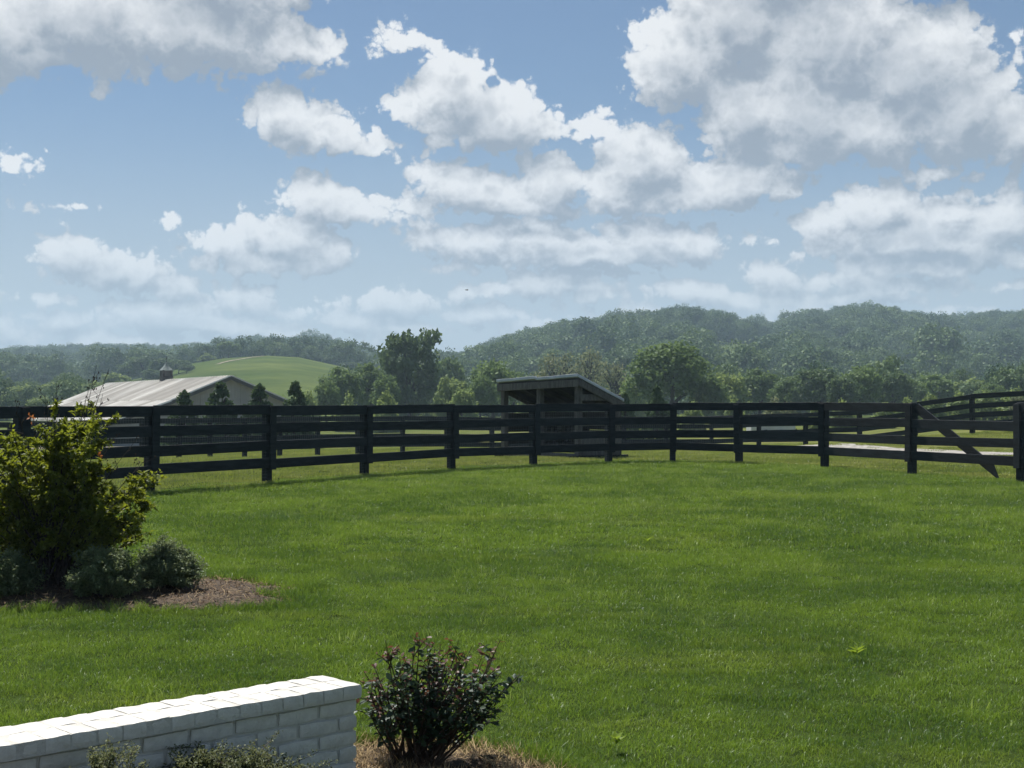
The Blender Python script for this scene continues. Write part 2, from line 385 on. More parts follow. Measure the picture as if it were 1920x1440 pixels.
def leaf_arrays(C, D, N, L, Wd, fold=0.25, curl=0.0):
    """folded diamond leaves: centre base C, direction D, normal N, length L, half width Wd -> verts, quads as two tris"""
    n = len(C)
    D = D / (np.linalg.norm(D, axis=1, keepdims=True) + 1e-9)
    S = np.cross(D, N); S /= (np.linalg.norm(S, axis=1, keepdims=True) + 1e-9)
    U = np.cross(S, D)
    L = np.broadcast_to(L, (n,))[:, None]; Wd = np.broadcast_to(Wd, (n,))[:, None]
    base = C; tip = C + D * L - U * L * curl
    mid = C + D * L * 0.45
    l = mid + S * Wd + U * Wd * fold; r = mid - S * Wd + U * Wd * fold
    V = np.stack([base, r, tip, l], 1).reshape(-1, 3)
    i = np.arange(n)[:, None] * 4
    T = np.concatenate([i + np.array([[0, 1, 2]]), i + np.array([[0, 2, 3]])], 0)
    return V, T

def scatter(name, pts, sc, rot, idx, variants, label=None, cat=None, kind='stuff', parent=None):
    """one object: variants (meshes) instanced on points"""
    pts = np.asarray(pts, np.float32); n = len(pts)
    me = bpy.data.meshes.new(name); me.vertices.add(n); me.vertices.foreach_set('co', pts.ravel())
    a = me.attributes.new('sca', 'FLOAT_VECTOR', 'POINT'); a.data.foreach_set('vector', np.asarray(sc, np.float32).ravel())
    a = me.attributes.new('rot', 'FLOAT_VECTOR', 'POINT'); a.data.foreach_set('vector', np.asarray(rot, np.float32).ravel())
    a = me.attributes.new('idx', 'INT', 'POINT'); a.data.foreach_set('value', np.asarray(idx, np.int32))
    o = bpy.data.objects.new(name, me); COL.objects.link(o)
    ng = bpy.data.node_groups.new(name + '_scatter', 'GeometryNodeTree')
    ng.interface.new_socket('Geometry', in_out='INPUT', socket_type='NodeSocketGeometry')
    ng.interface.new_socket('Geometry', in_out='OUTPUT', socket_type='NodeSocketGeometry')
    N = ng.nodes; Lk = ng.links
    gi = N.new('NodeGroupInput'); go = N.new('NodeGroupOutput'); jn = N.new('GeometryNodeJoinGeometry')
    def attr(nm, ty):
        nd = N.new('GeometryNodeInputNamedAttribute'); nd.data_type = ty; nd.inputs['Name'].default_value = nm
        return [s for s in nd.outputs if s.enabled and s.name == 'Attribute'][0]
    aS, aR, aI = attr('sca', 'FLOAT_VECTOR'), attr('rot', 'FLOAT_VECTOR'), attr('idx', 'INT')
    for k, vm in enumerate(variants):
        src = bpy.data.objects.new(name + '_piece', vm)
        oi = N.new('GeometryNodeObjectInfo'); oi.inputs['Object'].default_value = src; oi.inputs['As Instance'].default_value = True
        cmp_ = N.new('FunctionNodeCompare'); cmp_.data_type = 'INT'; cmp_.operation = 'EQUAL'
        si = [s for s in cmp_.inputs if s.enabled and s.type == 'INT']
        Lk.new(aI, si[0]); si[1].default_value = k
        ip = N.new('GeometryNodeInstanceOnPoints')
        Lk.new(gi.outputs[0], ip.inputs['Points']); Lk.new(cmp_.outputs[0], ip.inputs['Selection'])
        Lk.new(oi.outputs['Geometry'], ip.inputs['Instance']); Lk.new(aR, ip.inputs['Rotation']); Lk.new(aS, ip.inputs['Scale'])
        Lk.new(ip.outputs[0], jn.inputs[0])
    Lk.new(jn.outputs[0], go.inputs[0])
    md = o.modifiers.new('scatter', 'NODES'); md.node_group = ng
    tag(o, label, cat, None, kind)
    if parent: o.parent = parent
    return o

# ------------------------------------------------------------------ terrain
CTRL = []
def cp(px, d, z): CTRL.append((XD(px, d), d, z))
for px in (-900, -300, 0, 300, 600, 960, 1300, 1600, 1920, 2300): cp(px, 31, 0.38)
for px, d, z in [(-300, 37, .0), (0, 37, -.02), (300, 38, .05), (640, 40, .12), (1000, 42, .12), (1300, 42, .15), (1600, 40, .22), (1800, 38, .25), (1950, 37, .28), (2300, 36, .3),
                 (-300, 43, -.25), (0, 43, -.2), (338, 44, -.08), (640, 46, -.05), (1000, 52, -.12), (1280, 55, -.12), (1420, 53, -.02), (1608, 49, .14), (1710, 47, .42), (1820, 45, .69), (1930, 45, .82), (2300, 45, 1.0),
                 (0, 75, -1.3), (300, 75, -1.2), (640, 75, -.7), (1000, 80, -.5), (1300, 80, -.4), (1600, 75, .0), (1900, 75, .6), (2300, 75, 1.0),
                 (-300, 110, -1.6), (0, 110, -1.5), (300, 112, -1.4), (600, 115, -1.0), (1000, 115, -.5), (1400, 115, -.3), (1900, 115, .3),
                 (0, 200, -1.2), (500, 200, -.8), (1000, 200, -.2), (1500, 200, .2), (1900, 200, .5)]: cp(px, d, z)
CTRL = np.array(CTRL)
def ridge(pts, D, tree):
    az = np.array([math.atan((p[0] - 960) / F) for p in pts]); z = np.array([P(p[0], p[1], D).z - tree for p in pts])
    return az, z
def R_(pts, D, r0, tree, fall=500.0, pw=1.0): return (*ridge(pts, D, tree), D, r0, fall, pw)
HILLS = {
 'A': R_([(-900, 640), (-400, 650), (0, 652), (100, 648), (200, 645), (340, 646), (400, 640), (450, 630), (520, 629), (580, 622), (620, 626), (670, 645), (720, 664), (800, 690), (900, 715), (1100, 745), (1300, 765)], 1250, 620, 14),
 'M': R_([(-200, 765), (60, 752), (150, 738), (215, 722), (300, 702), (360, 683), (420, 673), (500, 668), (560, 671), (640, 688), (700, 706), (760, 728), (850, 755), (950, 775)], 500, 230, 0, 250),
 'B': R_([(640, 765), (740, 715), (800, 685), (840, 664), (920, 636), (1020, 606), (1100, 590), (1130, 583), (1200, 581), (1270, 573), (1330, 578), (1400, 592), (1460, 603), (1540, 620), (1650, 650), (1800, 700)], 850, 330, 14, 500),
 'C': R_([(1250, 700), (1350, 640), (1400, 615), (1450, 600), (1490, 586), (1540, 574), (1600, 570), (1680, 574), (1740, 591), (1800, 612), (1900, 650), (2000, 690)], 960, 380, 14, 500),
 'D': R_([(1560, 660), (1650, 612), (1740, 594), (1800, 589), (1860, 583), (1920, 585), (2100, 572), (2400, 590), (2900, 610)], 1120, 420, 14, 500),
}
def sstep(t): t = np.clip(t, 0, 1); return t * t * (3 - 2 * t)
def hill_z(h, az, r):
    azs, zs, D, r0, fall, pw = HILLS[h]
    zr = np.interp(az, azs, zs)
    s = np.clip((r - r0) / (D - r0), 0, 1)
    up = np.where(s < 1, 0.55 * s + 0.45 * sstep(s), 1.0)
    dn = 1 - 0.8 * sstep((r - D) / fall)
    return np.maximum(zr, -4) * up * dn
def ground_z(x, y):
    x = np.asarray(x, float); y = np.asarray(y, float)
    r = np.hypot(x, y); az = np.arctan2(x, y)
    lawn = np.interp(y, [0, 6.4, 15, 24, 31], [0, 0, .16, .32, .385])
    sh = x.shape; xf = x.ravel(); yf = y.ravel()
    zi = np.zeros(xf.shape)
    far = np.hypot(xf, yf) > 28
    if far.any():
        X = xf[far]; Y = yf[far]
        num = np.zeros(X.shape); den = np.zeros(X.shape)
        for cx, cy, cz in CTRL:
            s2 = (0.06 * cy + 1.0) ** 2
            w = 1.0 / (((X - cx) ** 2 + (Y - cy) ** 2) / s2 + 0.05) ** 2
            num += w * cz; den += w
        zi[far] = num / den
    zi = zi.reshape(sh)
    t = sstep((np.hypot(x, y) - 30.5) / 5.0)
    z = lawn * (1 - t) + zi * t
    fb = sstep((r - 180) / 120)
    z = z * (1 - fb) + (-0.3) * fb
    h = np.full(x.shape, -50.0)
    for k in HILLS: h = np.maximum(h, hill_z(k, az, r))
    bump = (np.sin(x / 61.0 + 1.3) * np.cos(y / 47.0) + 0.6 * np.sin(x / 23.0 + y / 31.0)) * 1.3 * sstep((r - 420) / 300)
    hb = sstep((r - 220) / 60)
    # rolling country behind and beside the viewer
    back = sstep((np.abs(az) - 0.55) / 0.5) * sstep((r - 200) / 600) * (22 + 14 * np.sin(az * 5) + 8 * np.sin(az * 11 + 2))
    return z + np.maximum(h + bump - z, 0) * hb + back
def gz(x, y): return float(ground_z(np.array([x]), np.array([y]))[0])

def terrain():
    fine = np.radians(np.arange(-26, 26.01, 0.16)); coarse = np.radians(np.arange(29, 332, 3.0))
    az = np.concatenate([fine, coarse]); na = len(az)
    rr = np.concatenate([np.linspace(2.0, 30, 40), np.linspace(30.6, 60, 50), np.geomspace(61, 420, 70), np.linspace(428, 1300, 90), np.linspace(1330, 2500, 18)])
    A, Rr = np.meshgrid(az, rr)
    X = Rr * np.sin(A); Y = Rr * np.cos(A); Z = ground_z(X, Y)
    V = np.stack([X, Y, Z], -1).reshape(-1, 3); V = np.vstack([V, [[0, 0, 0]]]); c = len(V) - 1
    i, j = np.meshgrid(np.arange(len(rr) - 1), np.arange(na), indexing='ij'); j2 = (j + 1) % na
    Q = np.stack([i * na + j, i * na + j2, (i + 1) * na + j2, (i + 1) * na + j], -1).reshape(-1, 4)[:, ::-1]
    T = np.stack([np.full(na, c), (np.arange(na) + 1) % na, np.arange(na)], -1)
    me = mesh_np('ground', V, [Q, T], 'pasture', True)
    me.materials.append(MATS['wood_floor'])
    # woodland floor on the wooded hills
    ctr = V[Q].mean(1); ra = np.hypot(ctr[:, 0], ctr[:, 1]); aa = np.arctan2(ctr[:, 0], ctr[:, 1])
    wood = is_wood(aa, ra)
    mi = np.zeros(len(Q) + na, np.int32); mi[:len(Q)][wood] = 1
    me.polygons.foreach_set('material_index', mi)
    return obj('ground', me, kind='structure', label='rolling green pasture and lawn with far wooded hills')
def is_clear(az, r):
    """clearings in the woods, seen on the right hill and the meadow hill"""
    px = 960 + F * np.tan(np.clip(az, -1.2, 1.2)); z = ground_z(r * np.sin(az), r * np.cos(az))
    py = 760 - (z - EYE) / (r * np.cos(az)) * F
    top = py - 11.5 * F / r
    c1 = (np.abs(px - 1388 - 8 * np.sin(py * .3)) < 66) & (py > 646) & (top < 669)
    c2 = (np.abs(px - 1712) < 18) & (py > 690) & (top < 700)
    return c1 | c2
def is_wood(az, r):
    hA = hill_z('A', az, r); hM = hill_z('M', az, r); hB = hill_z('B', az, r); hC = hill_z('C', az, r); hD = hill_z('D', az, r)
    right = np.maximum(np.maximum(hB, hC), hD)
    w = (right > 2.0) & (r > 350)
    w |= (hA > np.maximum(hM, 0.5)) & (r > 640)
    w &= ~((hM > right) & (hM > hA) & (r < 520))
    return w & (np.abs(az) < 0.5) & (r < 1500) & ~is_clear(az, r)
terrain()

def strip(name, line, half, lift, m, label, n=80):
    """a sheet that follows the ground along a polyline"""
    pts = [Vector((a, b, 0)) for a, b in line]
    seg = [0]
    for a, b in zip(pts, pts[1:]): seg.append(seg[-1] + (b - a).length)
    t = np.linspace(0, seg[-1], n)
    xs = np.interp(t, seg, [p.x for p in pts]); ys = np.interp(t, seg, [p.y for p in pts])
    dx = np.gradient(xs); dy = np.gradient(ys); ln = np.hypot(dx, dy); nx, ny = -dy / ln, dx / ln
    offs = np.linspace(-1, 1, 7); V = []
    rg = np.random.default_rng(3); wob = 1 + 0.12 * np.sin(t * 0.9) + 0.06 * rg.normal(size=n)
    for o_ in offs:
        X = xs + nx * o_ * half * wob; Y = ys + ny * o_ * half * wob
        V.append(np.stack([X, Y, ground_z(X, Y) + lift], -1))
    V = np.stack(V, 1).reshape(-1, 3); k = len(offs)
    i, j = np.meshgrid(np.arange(n - 1), np.arange(k - 1), indexing='ij')
    Q = np.stack([i * k + j, i * k + j + 1, (i + 1) * k + j + 1, (i + 1) * k + j], -1).reshape(-1, 4)
    return obj(name, mesh_np(name, V, [Q], m, True), kind='structure', label=label)
lane = [(XD(x, d), d) for x, d in ((-700, 35.5), (-200, 38), (200, 40), (620, 43), (900, 46), (1120, 49), (1350, 48.5), (1520, 45), (1620, 42.2), (1760, 39.8), (1950, 37.8), (2300, 35))]
strip('gravel_lane', lane, 0.85, 0.03, 'gravel', 'pale gravel lane running between the two black fences')
strip('gravel_yard', [(XD(-100, 96), 96), (XD(300, 97), 97), (XD(620, 104), 104)], 2.0, 0.05, 'dirt', 'bare dirt yard in front of the barn', 40)
trk = [P(408, 702, 420), P(430, 692, 436), P(450, 686, 448), P(470, 679, 463), P(495, 673, 480)]
strip('dirt_track', [(p.x, p.y) for p in trk], 0.8, 0.12, 'dirt', 'thin bare track climbing the far green meadow', 30)

# ------------------------------------------------------------------ fences
def unit2(a, b):
    d = Vector((b.x - a.x, b.y - a.y, 0)); d.normalize(); return d

def rail_mesh(a, b, hh, th, out, m='black_paint'):
    """a board from a to b (centre line), half height hh, half thickness th"""
    mb = MB(); d = (b - a); c = (a + b) / 2
    jig = 0.004
    mb.box(c, d / 2, out * th, Vector((0, 0, hh)))
    return mb.mesh('rail', m)

def fence(name, posts, fr, label, cat='fence', pw=0.066, hh=0.082, batten=True, skip=(), wire=(), seed=1, sink=0.35):
    """posts: list of (x, y, z base, z top)"""
    rg = random.Random(seed)
    root = bpy.data.objects.new(name, None); COL.objects.link(root)
    b0 = posts[len(posts) // 2]; root.location = (b0[0], b0[1], b0[2]); off = -Vector(root.location)
    tag(root, label, cat)
    n = len(posts); V3 = [Vector(p[:3]) for p in posts]
    for i, (x, y, zb, zt) in enumerate(posts):
        p = V3[i]; d = unit2(V3[max(i - 1, 0)], V3[min(i + 1, n - 1)]); o = Vector((d.y, -d.x, 0))
        if o.y > 0 and o.dot(Vector((x, y, 0))) > 0: o = -o
        mb = MB(); lean = Vector((rg.uniform(-.008, .008), rg.uniform(-.008, .008), 0))
        hgt = (zt + 0.005 - zb + sink) / 2
        mb.box(Vector((x, y, zb - sink + hgt)) + off - o * (pw + 0.024), d * pw, o * pw, Vector((0, 0, hgt)) + lean)
        po = obj('post', mb.mesh('post', 'black_paint'), root); bevel(po, .008)
        if batten:
            mb = MB(); zl = zb + (zt - zb) * fr[-1] - hh - 0.03; h2 = (zt - 0.01 - zl) / 2
            mb.box(Vector((x + d.x * .02, y + d.y * .02, zl + h2)) + off + o * 0.036, d * 0.072, o * 0.012, Vector((0, 0, h2)) + lean)
            bevel(obj('batten', mb.mesh('batten', 'black_paint'), root), .004)
    for i in range(n - 1):
        a, b = posts[i], posts[i + 1]; d = unit2(V3[i], V3[i + 1]); o = Vector((d.y, -d.x, 0))
        if o.dot(Vector((a[0], a[1], 0))) > 0: o = -o
        for k, f in enumerate(fr):
            if (i, k) in skip: continue
            za = a[2] + (a[3] - a[2]) * f + rg.uniform(-.013, .013); zb = b[2] + (b[3] - b[2]) * f + rg.uniform(-.013, .013)
            A = Vector((a[0], a[1], za)) + off + d * .003; B = Vector((b[0], b[1], zb)) + off - d * .003
            ro = obj('rail', rail_mesh(A, B, hh * rg.uniform(.96, 1.04), 0.019, o), root); bevel(ro, .004)
        if i in wire:
            mb = MB(); L = (V3[i + 1] - V3[i]).length; nv = int(L / 0.05)
            for q in range(1, nv):
                t = q / nv; base = V3[i].lerp(V3[i + 1], t) + off - o * 0.03; top = (a[3] * (1 - t) + b[3] * t) - (a[2] * (1 - t) + b[2] * t)
                mb.tube([base + Vector((0, 0, .01)), base + Vector((0, 0, top - .06))], [.0008, .0008], 3)
            for q in range(1, 24):
                f = q / 24 * .96
                A = V3[i] + off - o * .03 + Vector((0, 0, (a[3] - a[2]) * f)); B = V3[i + 1] + off - o * .03 + Vector((0, 0, (b[3] - b[2]) * f))
                mb.tube([A, B], [.0008, .0008], 3)
            obj('wire_mesh', mb.mesh('wire_mesh', 'wire'), root)
    return root

FR = (.948, .717, .487, .262)
near_px = [(-420, 16.2, 766), (-205, 17.9, 764), (45, 19.7, 763), (288, 21.6, 762), (508, 23.6, 761), (690, 25.7, 761), (852, 27.6, 760), (1005, 29.3, 759), (1145, 30.6, 758),
           (1261, 30.9, 757), (1381, 30.2, 757), (1540, 28.4, 756), (1703, 26.1, 756), (1907, 23.8, 756), (2150, 21.4, 755), (2420, 19.4, 754)]
near_posts = []
for px, d, ty in near_px:
    x = XD(px, d); zb = gz(x, d); near_posts.append((x, d, zb, P(px, ty, d).z))
nf = fence('board_fence', near_posts, FR, 'near black four-board fence curving round the mown lawn', skip=((12, 0),), wire=range(2, 10), seed=4)
# the loose top board still nailed at one end
a = P(1712, 764, 26.0); b = P(1868, 890, 24.35); dd = (b - a).normalized(); nrm = Vector((.8, .6, 0)); up = dd.cross(nrm).normalized()
if up.z < 0: up = -up
mb = MB(); hw = 0.085; th = 0.016
sh = [a - up * hw, a + up * hw, b + up * hw - dd * 0.22 , b - up * hw * .7 + dd * .02, b - up * hw - dd * .02]
o_ = nrm * th
vs = [p - o_ for p in sh] + [p + o_ for p in sh]; k = len(sh)
mb.add([Vector(v) + nrm * 0.10 - nf.location for v in vs], [tuple(range(k)), tuple(range(2 * k - 1, k - 1, -1))] + [(i, i + k, (i + 1) % k + k, (i + 1) % k) for i in range(k)])
lo = obj('loose_rail', mb.mesh('loose_rail', 'black_paint'), nf, label='fallen black board hanging diagonally behind the rails')

far_px = [(-330, 38.5), (-200, 39.5), (-85, 40.5), (20, 41.2), (112, 42), (195, 42.7), (268, 43.3), (338, 43.9), (396, 44.5), (461, 45.1), (527, 45.8), (598, 46.6), (673, 47.4), (757, 48.2), (840, 49), (925, 50), (1010, 51.2), (1092, 52.5), (1172, 53.5), (1250, 54.2), (1333, 54.2), (1420, 53), (1507, 51.2), (1608, 49), (1712, 47), (1820, 45.2), (1935, 44), (2060, 43), (2190, 42)]
far_posts = []
for px, d in far_px:
    x = XD(px, d); zb = gz(x, d); far_posts.append((x, d, zb, zb + 1.3))
fence('board_fence', far_posts, FR, 'farther black four-board fence beyond the gravel lane', pw=0.07, batten=False, seed=9)

# ------------------------------------------------------------------ small open shelter behind the near fence
def shelter():
    FLx, FRx = P(942, 722, 35.4), P(1087, 713, 33.0)
    ux = Vector((FRx.x - FLx.x, FRx.y - FLx.y, 0)); Wd = ux.length; ux.normalize()
    uy = Vector((-ux.y, ux.x, 0))           # towards the back
    if uy.y < 0: uy = -uy
    base_z = gz((FLx.x + FRx.x) / 2, 34.5)
    root = bpy.data.objects.new('open_shelter', None); COL.objects.link(root); root.location = (FLx.x, FLx.y, base_z)
    tag(root, 'small weathered timber shelter with sloping metal roof behind the fence', 'shelter')
    DP = 1.30
    hf0 = FLx.z - base_z; hf1 = FRx.z - base_z; hb = P(1160, 754, 34.0).z - base_z
    def L(s, t, z): return ux * s + uy * t + Vector((0, 0, z))
    def part(name, fn, m, bv=.006):
        mb = MB(); fn(mb); o = obj(name, mb.mesh(name, m), root); bevel(o, bv); return o
    hz = Vector((0, 0, 1))
    def front_h(s): return hf0 + (hf1 - hf0) * s / Wd
    def roof_h(s, t): return front_h(s) + (hb - hf1) * t / DP
    # roof sheets
    nS = 4
    for i in range(nS):
        s0, s1 = -0.05 + i * (Wd + .17) / nS, -0.05 + (i + 1) * (Wd + .17) / nS - .008
        lift = .012 * (i % 2) + (.012 if i < 2 else 0)
        def fn(mb, s0=s0, s1=s1, lift=lift):
            q = [L(s0, -.16, roof_h(s0, -.16) + lift), L(s1, -.16, roof_h(s1, -.16) + lift + .006), L(s1, DP + .03, roof_h(s1, DP + .03) + lift + .006), L(s0, DP + .03, roof_h(s0, DP + .03) + lift)]
            mb.add(q + [v + hz * .07 for v in q], [(3, 2, 1, 0), (4, 5, 6, 7), (0, 1, 5, 4), (1, 2, 6, 5), (2, 3, 7, 6), (3, 0, 4, 7)])
        part('roof_sheet', fn, 'shed_metal', .004)
    for i in range(9):  # dark boards added under the sheets to stand in for underside shade
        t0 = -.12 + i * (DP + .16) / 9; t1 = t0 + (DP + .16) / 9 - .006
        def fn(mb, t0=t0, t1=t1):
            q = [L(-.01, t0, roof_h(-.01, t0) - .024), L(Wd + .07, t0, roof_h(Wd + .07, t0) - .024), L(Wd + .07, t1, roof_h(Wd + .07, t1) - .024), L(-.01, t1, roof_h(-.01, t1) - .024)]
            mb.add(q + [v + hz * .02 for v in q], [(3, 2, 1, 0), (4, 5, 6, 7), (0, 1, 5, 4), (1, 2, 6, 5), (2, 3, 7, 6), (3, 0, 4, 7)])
        part('underside_shade_board', fn, 'dark_wood', .002)
    # fascia boards
    def board(a, b, h, th, out):
        def fn(mb):
            mb.box((a + b) / 2, (b - a) / 2, out * th, hz * h)
        return fn
    part('fascia', board(L(-.03, -.13, front_h(-.03) - .07), L(Wd + .1, -.13, front_h(Wd + .1) - .07), .088, .02, uy), 'grey_wood')
    for s in (-.03, Wd + .085):
        part('rake_board', board(L(s, -.10, roof_h(s, -.10) - .09), L(s, DP + .06, roof_h(s, DP + .06) - .09), .085, .02, ux), 'grey_wood')
    for i in range(5):
        s = .2 + i * (Wd - .4) / 4
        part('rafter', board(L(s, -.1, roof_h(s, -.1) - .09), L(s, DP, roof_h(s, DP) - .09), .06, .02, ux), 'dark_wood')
    # posts
    for s, t in ((0.07, .02), (Wd * .50, .02), (Wd - .07, .02), (.07, DP - .06), (Wd * .5, DP - .06), (Wd - .07, DP - .06)):
        h = roof_h(s, t) - .1
        def fn(mb, s=s, t=t, h=h): mb.box(L(s, t, h / 2 - .1), ux * .07, uy * .07, hz * (h / 2 + .1))
        part('post', fn, 'grey_wood')
    # right side boards with open gaps
    for z, h in ((1.50, .075), (.92, .10), (.42, .10), (.18, .07)):
        part('side_board', board(L(Wd + .022, -.02, z), L(Wd + .022, DP, z), h, .018, ux), 'grey_wood')
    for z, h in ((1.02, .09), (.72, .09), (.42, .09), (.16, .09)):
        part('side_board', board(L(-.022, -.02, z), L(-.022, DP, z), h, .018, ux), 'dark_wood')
    # back wall boards, one gap left open
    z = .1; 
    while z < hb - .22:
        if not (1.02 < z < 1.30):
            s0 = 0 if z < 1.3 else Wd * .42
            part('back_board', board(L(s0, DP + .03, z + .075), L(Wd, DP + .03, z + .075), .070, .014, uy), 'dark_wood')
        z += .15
    # skids
    for s in (0.05, Wd - .05):
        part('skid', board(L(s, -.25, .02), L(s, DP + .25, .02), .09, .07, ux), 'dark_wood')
    part('floor_beam', board(L(0, -.02, .10), L(Wd, -.02, .10), .06, .03, uy), 'grey_wood')
    # rolled hay and boards leaned inside
    rg = random.Random(5)
    fo = L(Wd * .3, DP * .55, 0) + root.location
    mb = MB()
    for i in range(9):
        for j in range(5):
            c = Vector((rg.uniform(-.03, .03) + i * .17, rg.uniform(-.05, .05), .22 + j * .13 + rg.uniform(-.02, .02)))
            mb.tube([ux * c.x + uy * (c.y - .25) + hz * c.z, ux * c.x + uy * (c.y + .25) + hz * c.z], [.065, .06], 7)
    w = obj('firewood_pile', mb.mesh('firewood_pile', 'dark_wood'), loc=fo, label='dark stack of logs inside the small open shelter', cat='firewood', kind='stuff')
shelter()

# ------------------------------------------------------------------ barn
def barn():
    d1 = 106.0; apex = P(430, 708, d1); farx = P(203, 721, d1 * 1.335)
    e = Vector((farx.x - apex.x, farx.y - apex.y, 0)); Lb = e.length; e.normalize()
    w = Vector((e.y, -e.x, 0))                      # to the right side
    if w.x < 0: w = -w
    base = -1.75
    root = bpy.data.objects.new('barn', None); COL.objects.link(root); root.location = (apex.x, apex.y, base)
    tag(root, 'long pale barn with ribbed metal roof, grey gable and cupola', 'barn')
    hr = apex.z - base; HW = 4.55; he = P(535, 754, 108.0).z - base; drop = hr - he
    HL = 4.7; hl = P(193, 796, 101.6).z - base
    hz = Vector((0, 0, 1))
    def L(s, t, z): return e * s + w * t + hz * z
    def poly(mb, pts, th):
        k = len(pts); n = (pts[1] - pts[0]).cross(pts[2] - pts[0]).normalized()
        vs = list(pts) + [p + n * th for p in pts]
        mb.add(vs, [tuple(range(k - 1, -1, -1)), tuple(range(k, 2 * k))] + [(i, (i + 1) % k, (i + 1) % k + k, i + k) for i in range(k)])
    def part(name, fn, m, parent=root, bv=0):
        mb = MB(); fn(mb); o = obj(name, mb.mesh(name, m), parent)
        if bv: bevel(o, bv)
        return o
    # roof panels with a standing seam each
    npan = 28; ov = .45; pwid = (Lb + 2 * ov) / npan
    def slope(t0, z0, t1, z1, s, wd):
        def fn(mb):
            a, b, c, d = L(s, t0, z0), L(s + wd - .01, t0, z0), L(s + wd - .01, t1, z1), L(s, t1, z1)
            n = (b - a).cross(c - a).normalized()
            if n.z < 0: n = -n
            mb.add([a, b, c, d, a + n * .05, b + n * .05, c + n * .05, d + n * .05], [(0, 1, 2, 3), (7, 6, 5, 4), (0, 4, 5, 1), (1, 5, 6, 2), (2, 6, 7, 3), (3, 7, 4, 0)])
            for q in (0.0, .5):
                o1 = a + (b - a) * (q + .04); o2 = d + (c - d) * (q + .04); e2 = (b - a).normalized() * .13
                hs = n * .20
                mb.add([o1 - e2, o1 + e2, o2 + e2, o2 - e2, o1 - e2 * .5 + hs, o1 + e2 * .5 + hs, o2 + e2 * .5 + hs, o2 - e2 * .5 + hs], [(7, 6, 5, 4), (0, 4, 5, 1), (1, 5, 6, 2), (2, 6, 7, 3), (3, 7, 4, 0)])
        return fn
    sl = drop / HW
    for i in range(npan):
        s = -ov + i * pwid
        part('roof_panel', slope(0, hr, -HW, he, s, pwid), 'roof_metal')
        part('lean_to_panel', slope(-HW, he - .03, -HW - HL, hl, s, pwid), 'roof_metal')
        part('back_roof_panel', slope(0, hr, HW + .3, he - .3 * sl, s, pwid), 'roof_metal')
    def cap(mb): mb.box(L(Lb / 2, 0, hr + .10), e * (Lb / 2 + ov), w * .22, hz * .05)
    part('ridge_cap', cap, 'roof_metal')
    # rake trim
    for s in (-ov - .04, Lb + ov + .04):
        for t1, z1 in ((-HW, he), (HW + .3, he - .3 * sl)):
            def fn(mb, s=s, t1=t1, z1=z1):
                a, b = L(s, 0, hr - .03), L(s, t1, z1 - .03); mb.box((a + b) / 2, (b - a) / 2, e * .04, hz * .13)
            part('rake_trim', fn, 'roof_trim')
        def fn(mb, s=s):
            a, b = L(s, -HW, he - .05), L(s, -HW - HL, hl - .03); mb.box((a + b) / 2, (b - a) / 2, e * .04, hz * .10)
        part('rake_trim', fn, 'roof_trim')
    # gable siding panels on the near end and simple walls elsewhere
    nsd = 20
    for s, off in ((0.0, -.03), (Lb, .03)):
        for i in range(nsd):
            t0, t1 = -HW + .1 + i * (2 * HW - .2) / nsd, -HW + .1 + (i + 1) * (2 * HW - .2) / nsd - .022
            def top(t): return hr - .1 - sl * abs(t)
            def fn(mb, s=s, off=off, t0=t0, t1=t1):
                pts = [L(s, t0, 0), L(s, t1, 0), L(s, t1, top(t1)), L(s, t0, top(t0))]
                if t0 < 0 < t1: pts.insert(3, L(s, 0, top(0)))
                poly(mb, pts, off)
            part('siding_panel', fn, 'siding')
    def inner(mb):
        poly(mb, [L(.08, -HW + .1, 0), L(.08, HW - .1, 0), L(.08, HW - .1, he - .12), L(.08, 0, hr - .2), L(.08, -HW + .1, he - .12)], .05)
    part('gable_wall', inner, 'siding')
    def fn(mb): mb.box(L(Lb / 2, HW - .05, he / 2 - .1), e * (Lb / 2), w * .05, hz * (he / 2 - .05))
    part('side_wall', fn, 'siding')
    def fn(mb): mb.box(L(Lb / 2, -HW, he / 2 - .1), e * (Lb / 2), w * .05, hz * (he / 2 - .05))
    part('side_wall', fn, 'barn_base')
    def fn(mb): poly(mb, [L(0, -HW - HL + .3, 0), L(0, -HW, 0), L(0, -HW, he - .15), L(0, -HW - HL + .3, hl - .05)], .04)
    part('lean_to_wall', fn, 'siding')
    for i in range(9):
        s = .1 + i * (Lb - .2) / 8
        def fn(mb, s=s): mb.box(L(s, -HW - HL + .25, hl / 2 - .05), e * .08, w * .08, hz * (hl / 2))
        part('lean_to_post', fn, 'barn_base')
    # cupola
    s = 18.2; r = 0.38; z0 = hr - .16
    def fn(mb): mb.box(L(s, 0, z0 + .25), e * (r * 1.25), w * (r * 1.25), hz * .34)
    cup = part('cupola_base', fn, 'cupola_wood')
    def fn(mb): mb.box(L(s, 0, z0 + 0.80), e * (r * .92), w * (r * .92), hz * .32)
    body = part('cupola_body', fn, 'siding')
    for a in (-1, 1):
        for b in (-1, 1):
            def fn(mb, a=a, b=b): mb.box(L(s + a * r * .93, b * r * .93, z0 + .80), e * .09, w * .09, hz * .33)
            part('corner_post', fn, 'cupola_wood', body)
    for sg, ax in ((-1, 's'), (1, 's'), (-1, 't'), (1, 't')):
        for k in range(5):
            zz = z0 + .60 + k * .10
            def fn(mb, sg=sg, ax=ax, zz=zz):
                if ax == 's': mb.box(L(s + sg * r * .95, 0, zz), e * .03, w * (r * .7), hz * .035)
                else: mb.box(L(s, sg * r * .95, zz), e * (r * .7), w * .03, hz * .035)
            part('louver', fn, 'cupola_wood', body)
